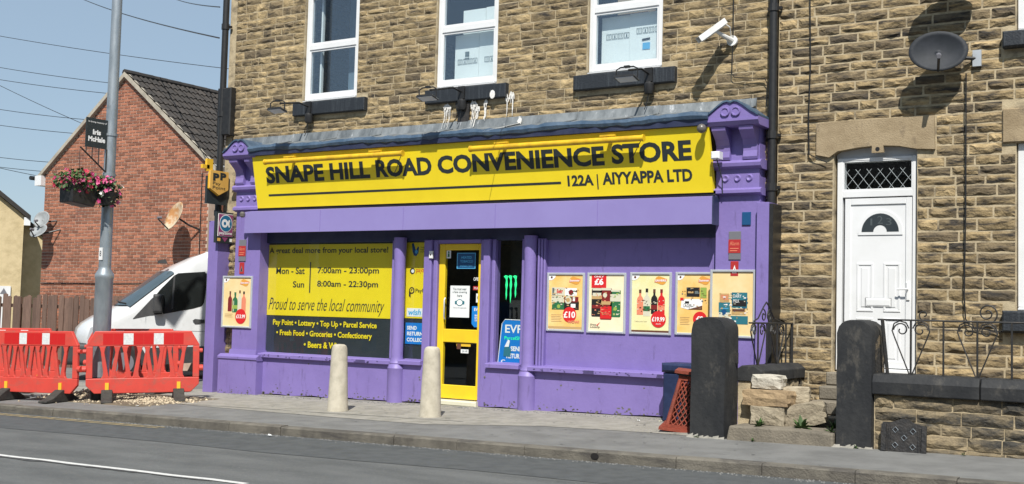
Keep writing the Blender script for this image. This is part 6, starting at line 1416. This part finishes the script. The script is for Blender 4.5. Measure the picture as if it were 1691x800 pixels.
for X, w_ in ((-8.15, .18), (-12.4, .22), (-7.0, .10)): mc.add([(X, -.2425 if X > -9.1 else -.2125, .70 if X > -9.1 else .672), (X+w_, -.2425 if X > -9.1 else -.2125, .70 if X > -9.1 else .672), (X+w_*.95, -.2425 if X > -9.1 else -.2125, .752 if X > -9.1 else .722), (X+.02, -.2425 if X > -9.1 else -.2125, .75 if X > -9.1 else .72)], [(0, 1, 2, 3)])
pm('purple_old', (.075, .055, .16), (.05, .04, .11), scale=9, rough=.7); mc.build('worn_patches', 'purple_old', sf, kind='stuff')
# cracks, joints and tar seams on pavement and road
def ribbon(name, pts, w, off, mat):
    m = MB()
    for k, (x, y) in enumerate(pts):
        a = pts[max(0, k-1)]; b = pts[min(len(pts)-1, k+1)]; d = Vector((b[0]-a[0], b[1]-a[1])).normalized(); n_ = Vector((-d.y, d.x))*w*rw.uniform(.35, .65)
        for s_ in (1, -1): X, Y = x+n_.x*s_, y+n_.y*s_; m.v.append((X, Y, gz(X, Y)+off))
    m.f = [(2*k, 2*k+1, 2*k+3, 2*k+2) for k in range(len(pts)-1)]
    m.build(name, mat, kind='structure')
pm('tar', (.045, .046, .047), (.07, .07, .07), scale=20, rough=.85); pm('stain', (.145, .145, .14), (.185, .185, .178), scale=7, rough=.92, bump=.4, bscale=150)
def wander(x0, y0, x1, y1, n, j): return [(x0+(x1-x0)*k/n+rw.uniform(-j, j), y0+(y1-y0)*k/n+rw.uniform(-j, j)) for k in range(n+1)]
ribbon('pavement_crack', wander(-14.3, -2.24, -5.8, -1.95, 46, .02)[:30], .02, .007, 'tar')
ribbon('road_crack', wander(-12.8, -7.06, -8.4, -7.0, 40, .025), .05, -.1045, 'tar')
m = MB(); X = -5.98; m.add([(X+.05*math.cos(t*.5236), -3.868, gz(X, -3.86)-.045+.035*math.sin(t*.5236)) for t in range(12)], [tuple(range(12))[::-1]]); m.build('drain_hole', 'print_black', kb)
m = MB()
for k in range(90):
    X, Y = rw.uniform(-14, -3), rw.uniform(-3.6, -1.0); r_ = rw.uniform(.010, .022)
    if X > -5.9 and Y > -2.1: continue
    m.add([(X+r_*math.cos(t*.9), Y+r_*math.sin(t*.9), gz(X, Y)+.0085) for t in range(7)], [tuple(range(7))])
m.build('gum_spots', 'stain', kind='stuff')
for k, (X, Y, s_, mt, lab) in enumerate(((-10.55, -4.05, .05, 'paper', 'scrap of white paper in the gutter before the left bollard'), (-7.0, -.75, .045, 'paper', 'white litter scrap on the concrete below the £19.99 poster'), (-6.75, -.62, .03, 'print_pale', 'small pale litter scrap near the blue box'), (-9.98, -.55, .045, 'paper', 'crumpled white scrap beside the yellow door step'), (-14.4, -2.9, .03, 'paper', 'tiny white scrap on the pavement beside the barriers'))):
    z = gz(X, Y)+(.007 if Y > -3.7 else -.10); m = MB(); rr = random.Random(k)
    m.v = [(X+rr.uniform(-1, 1)*s_, Y+rr.uniform(-1, 1)*s_*.7, z+rr.uniform(0, 1)*s_*.6) for q in range(8)]; m.f = [(0, 1, 2), (1, 3, 2), (2, 3, 4), (4, 5, 6), (5, 7, 6), (0, 4, 6)]
    m.build('litter_scrap', mt, None, label=lab, cat='litter', group='litter on the street')
for k, (X, n_) in enumerate(((-5.6, 10), (-4.9, 12), (-3.72, 10), (-3.3, 8), (-2.6, 9), (-13.0, 8))):
    weed(X, -2.07 if X > -6 else -.33, gz(X, -2.07 if X > -6 else -.33)+.003, n_, .05, ['dry tuft at the foot of the left gatepost', 'dry tuft in front of the stone slab', 'dry tuft at the foot of the right gatepost', 'dry tuft beside the cast iron panel', 'dry tuft at the foot of the front wall right of the panel', 'tiny tuft under the opening hours window'][k], 50+k)
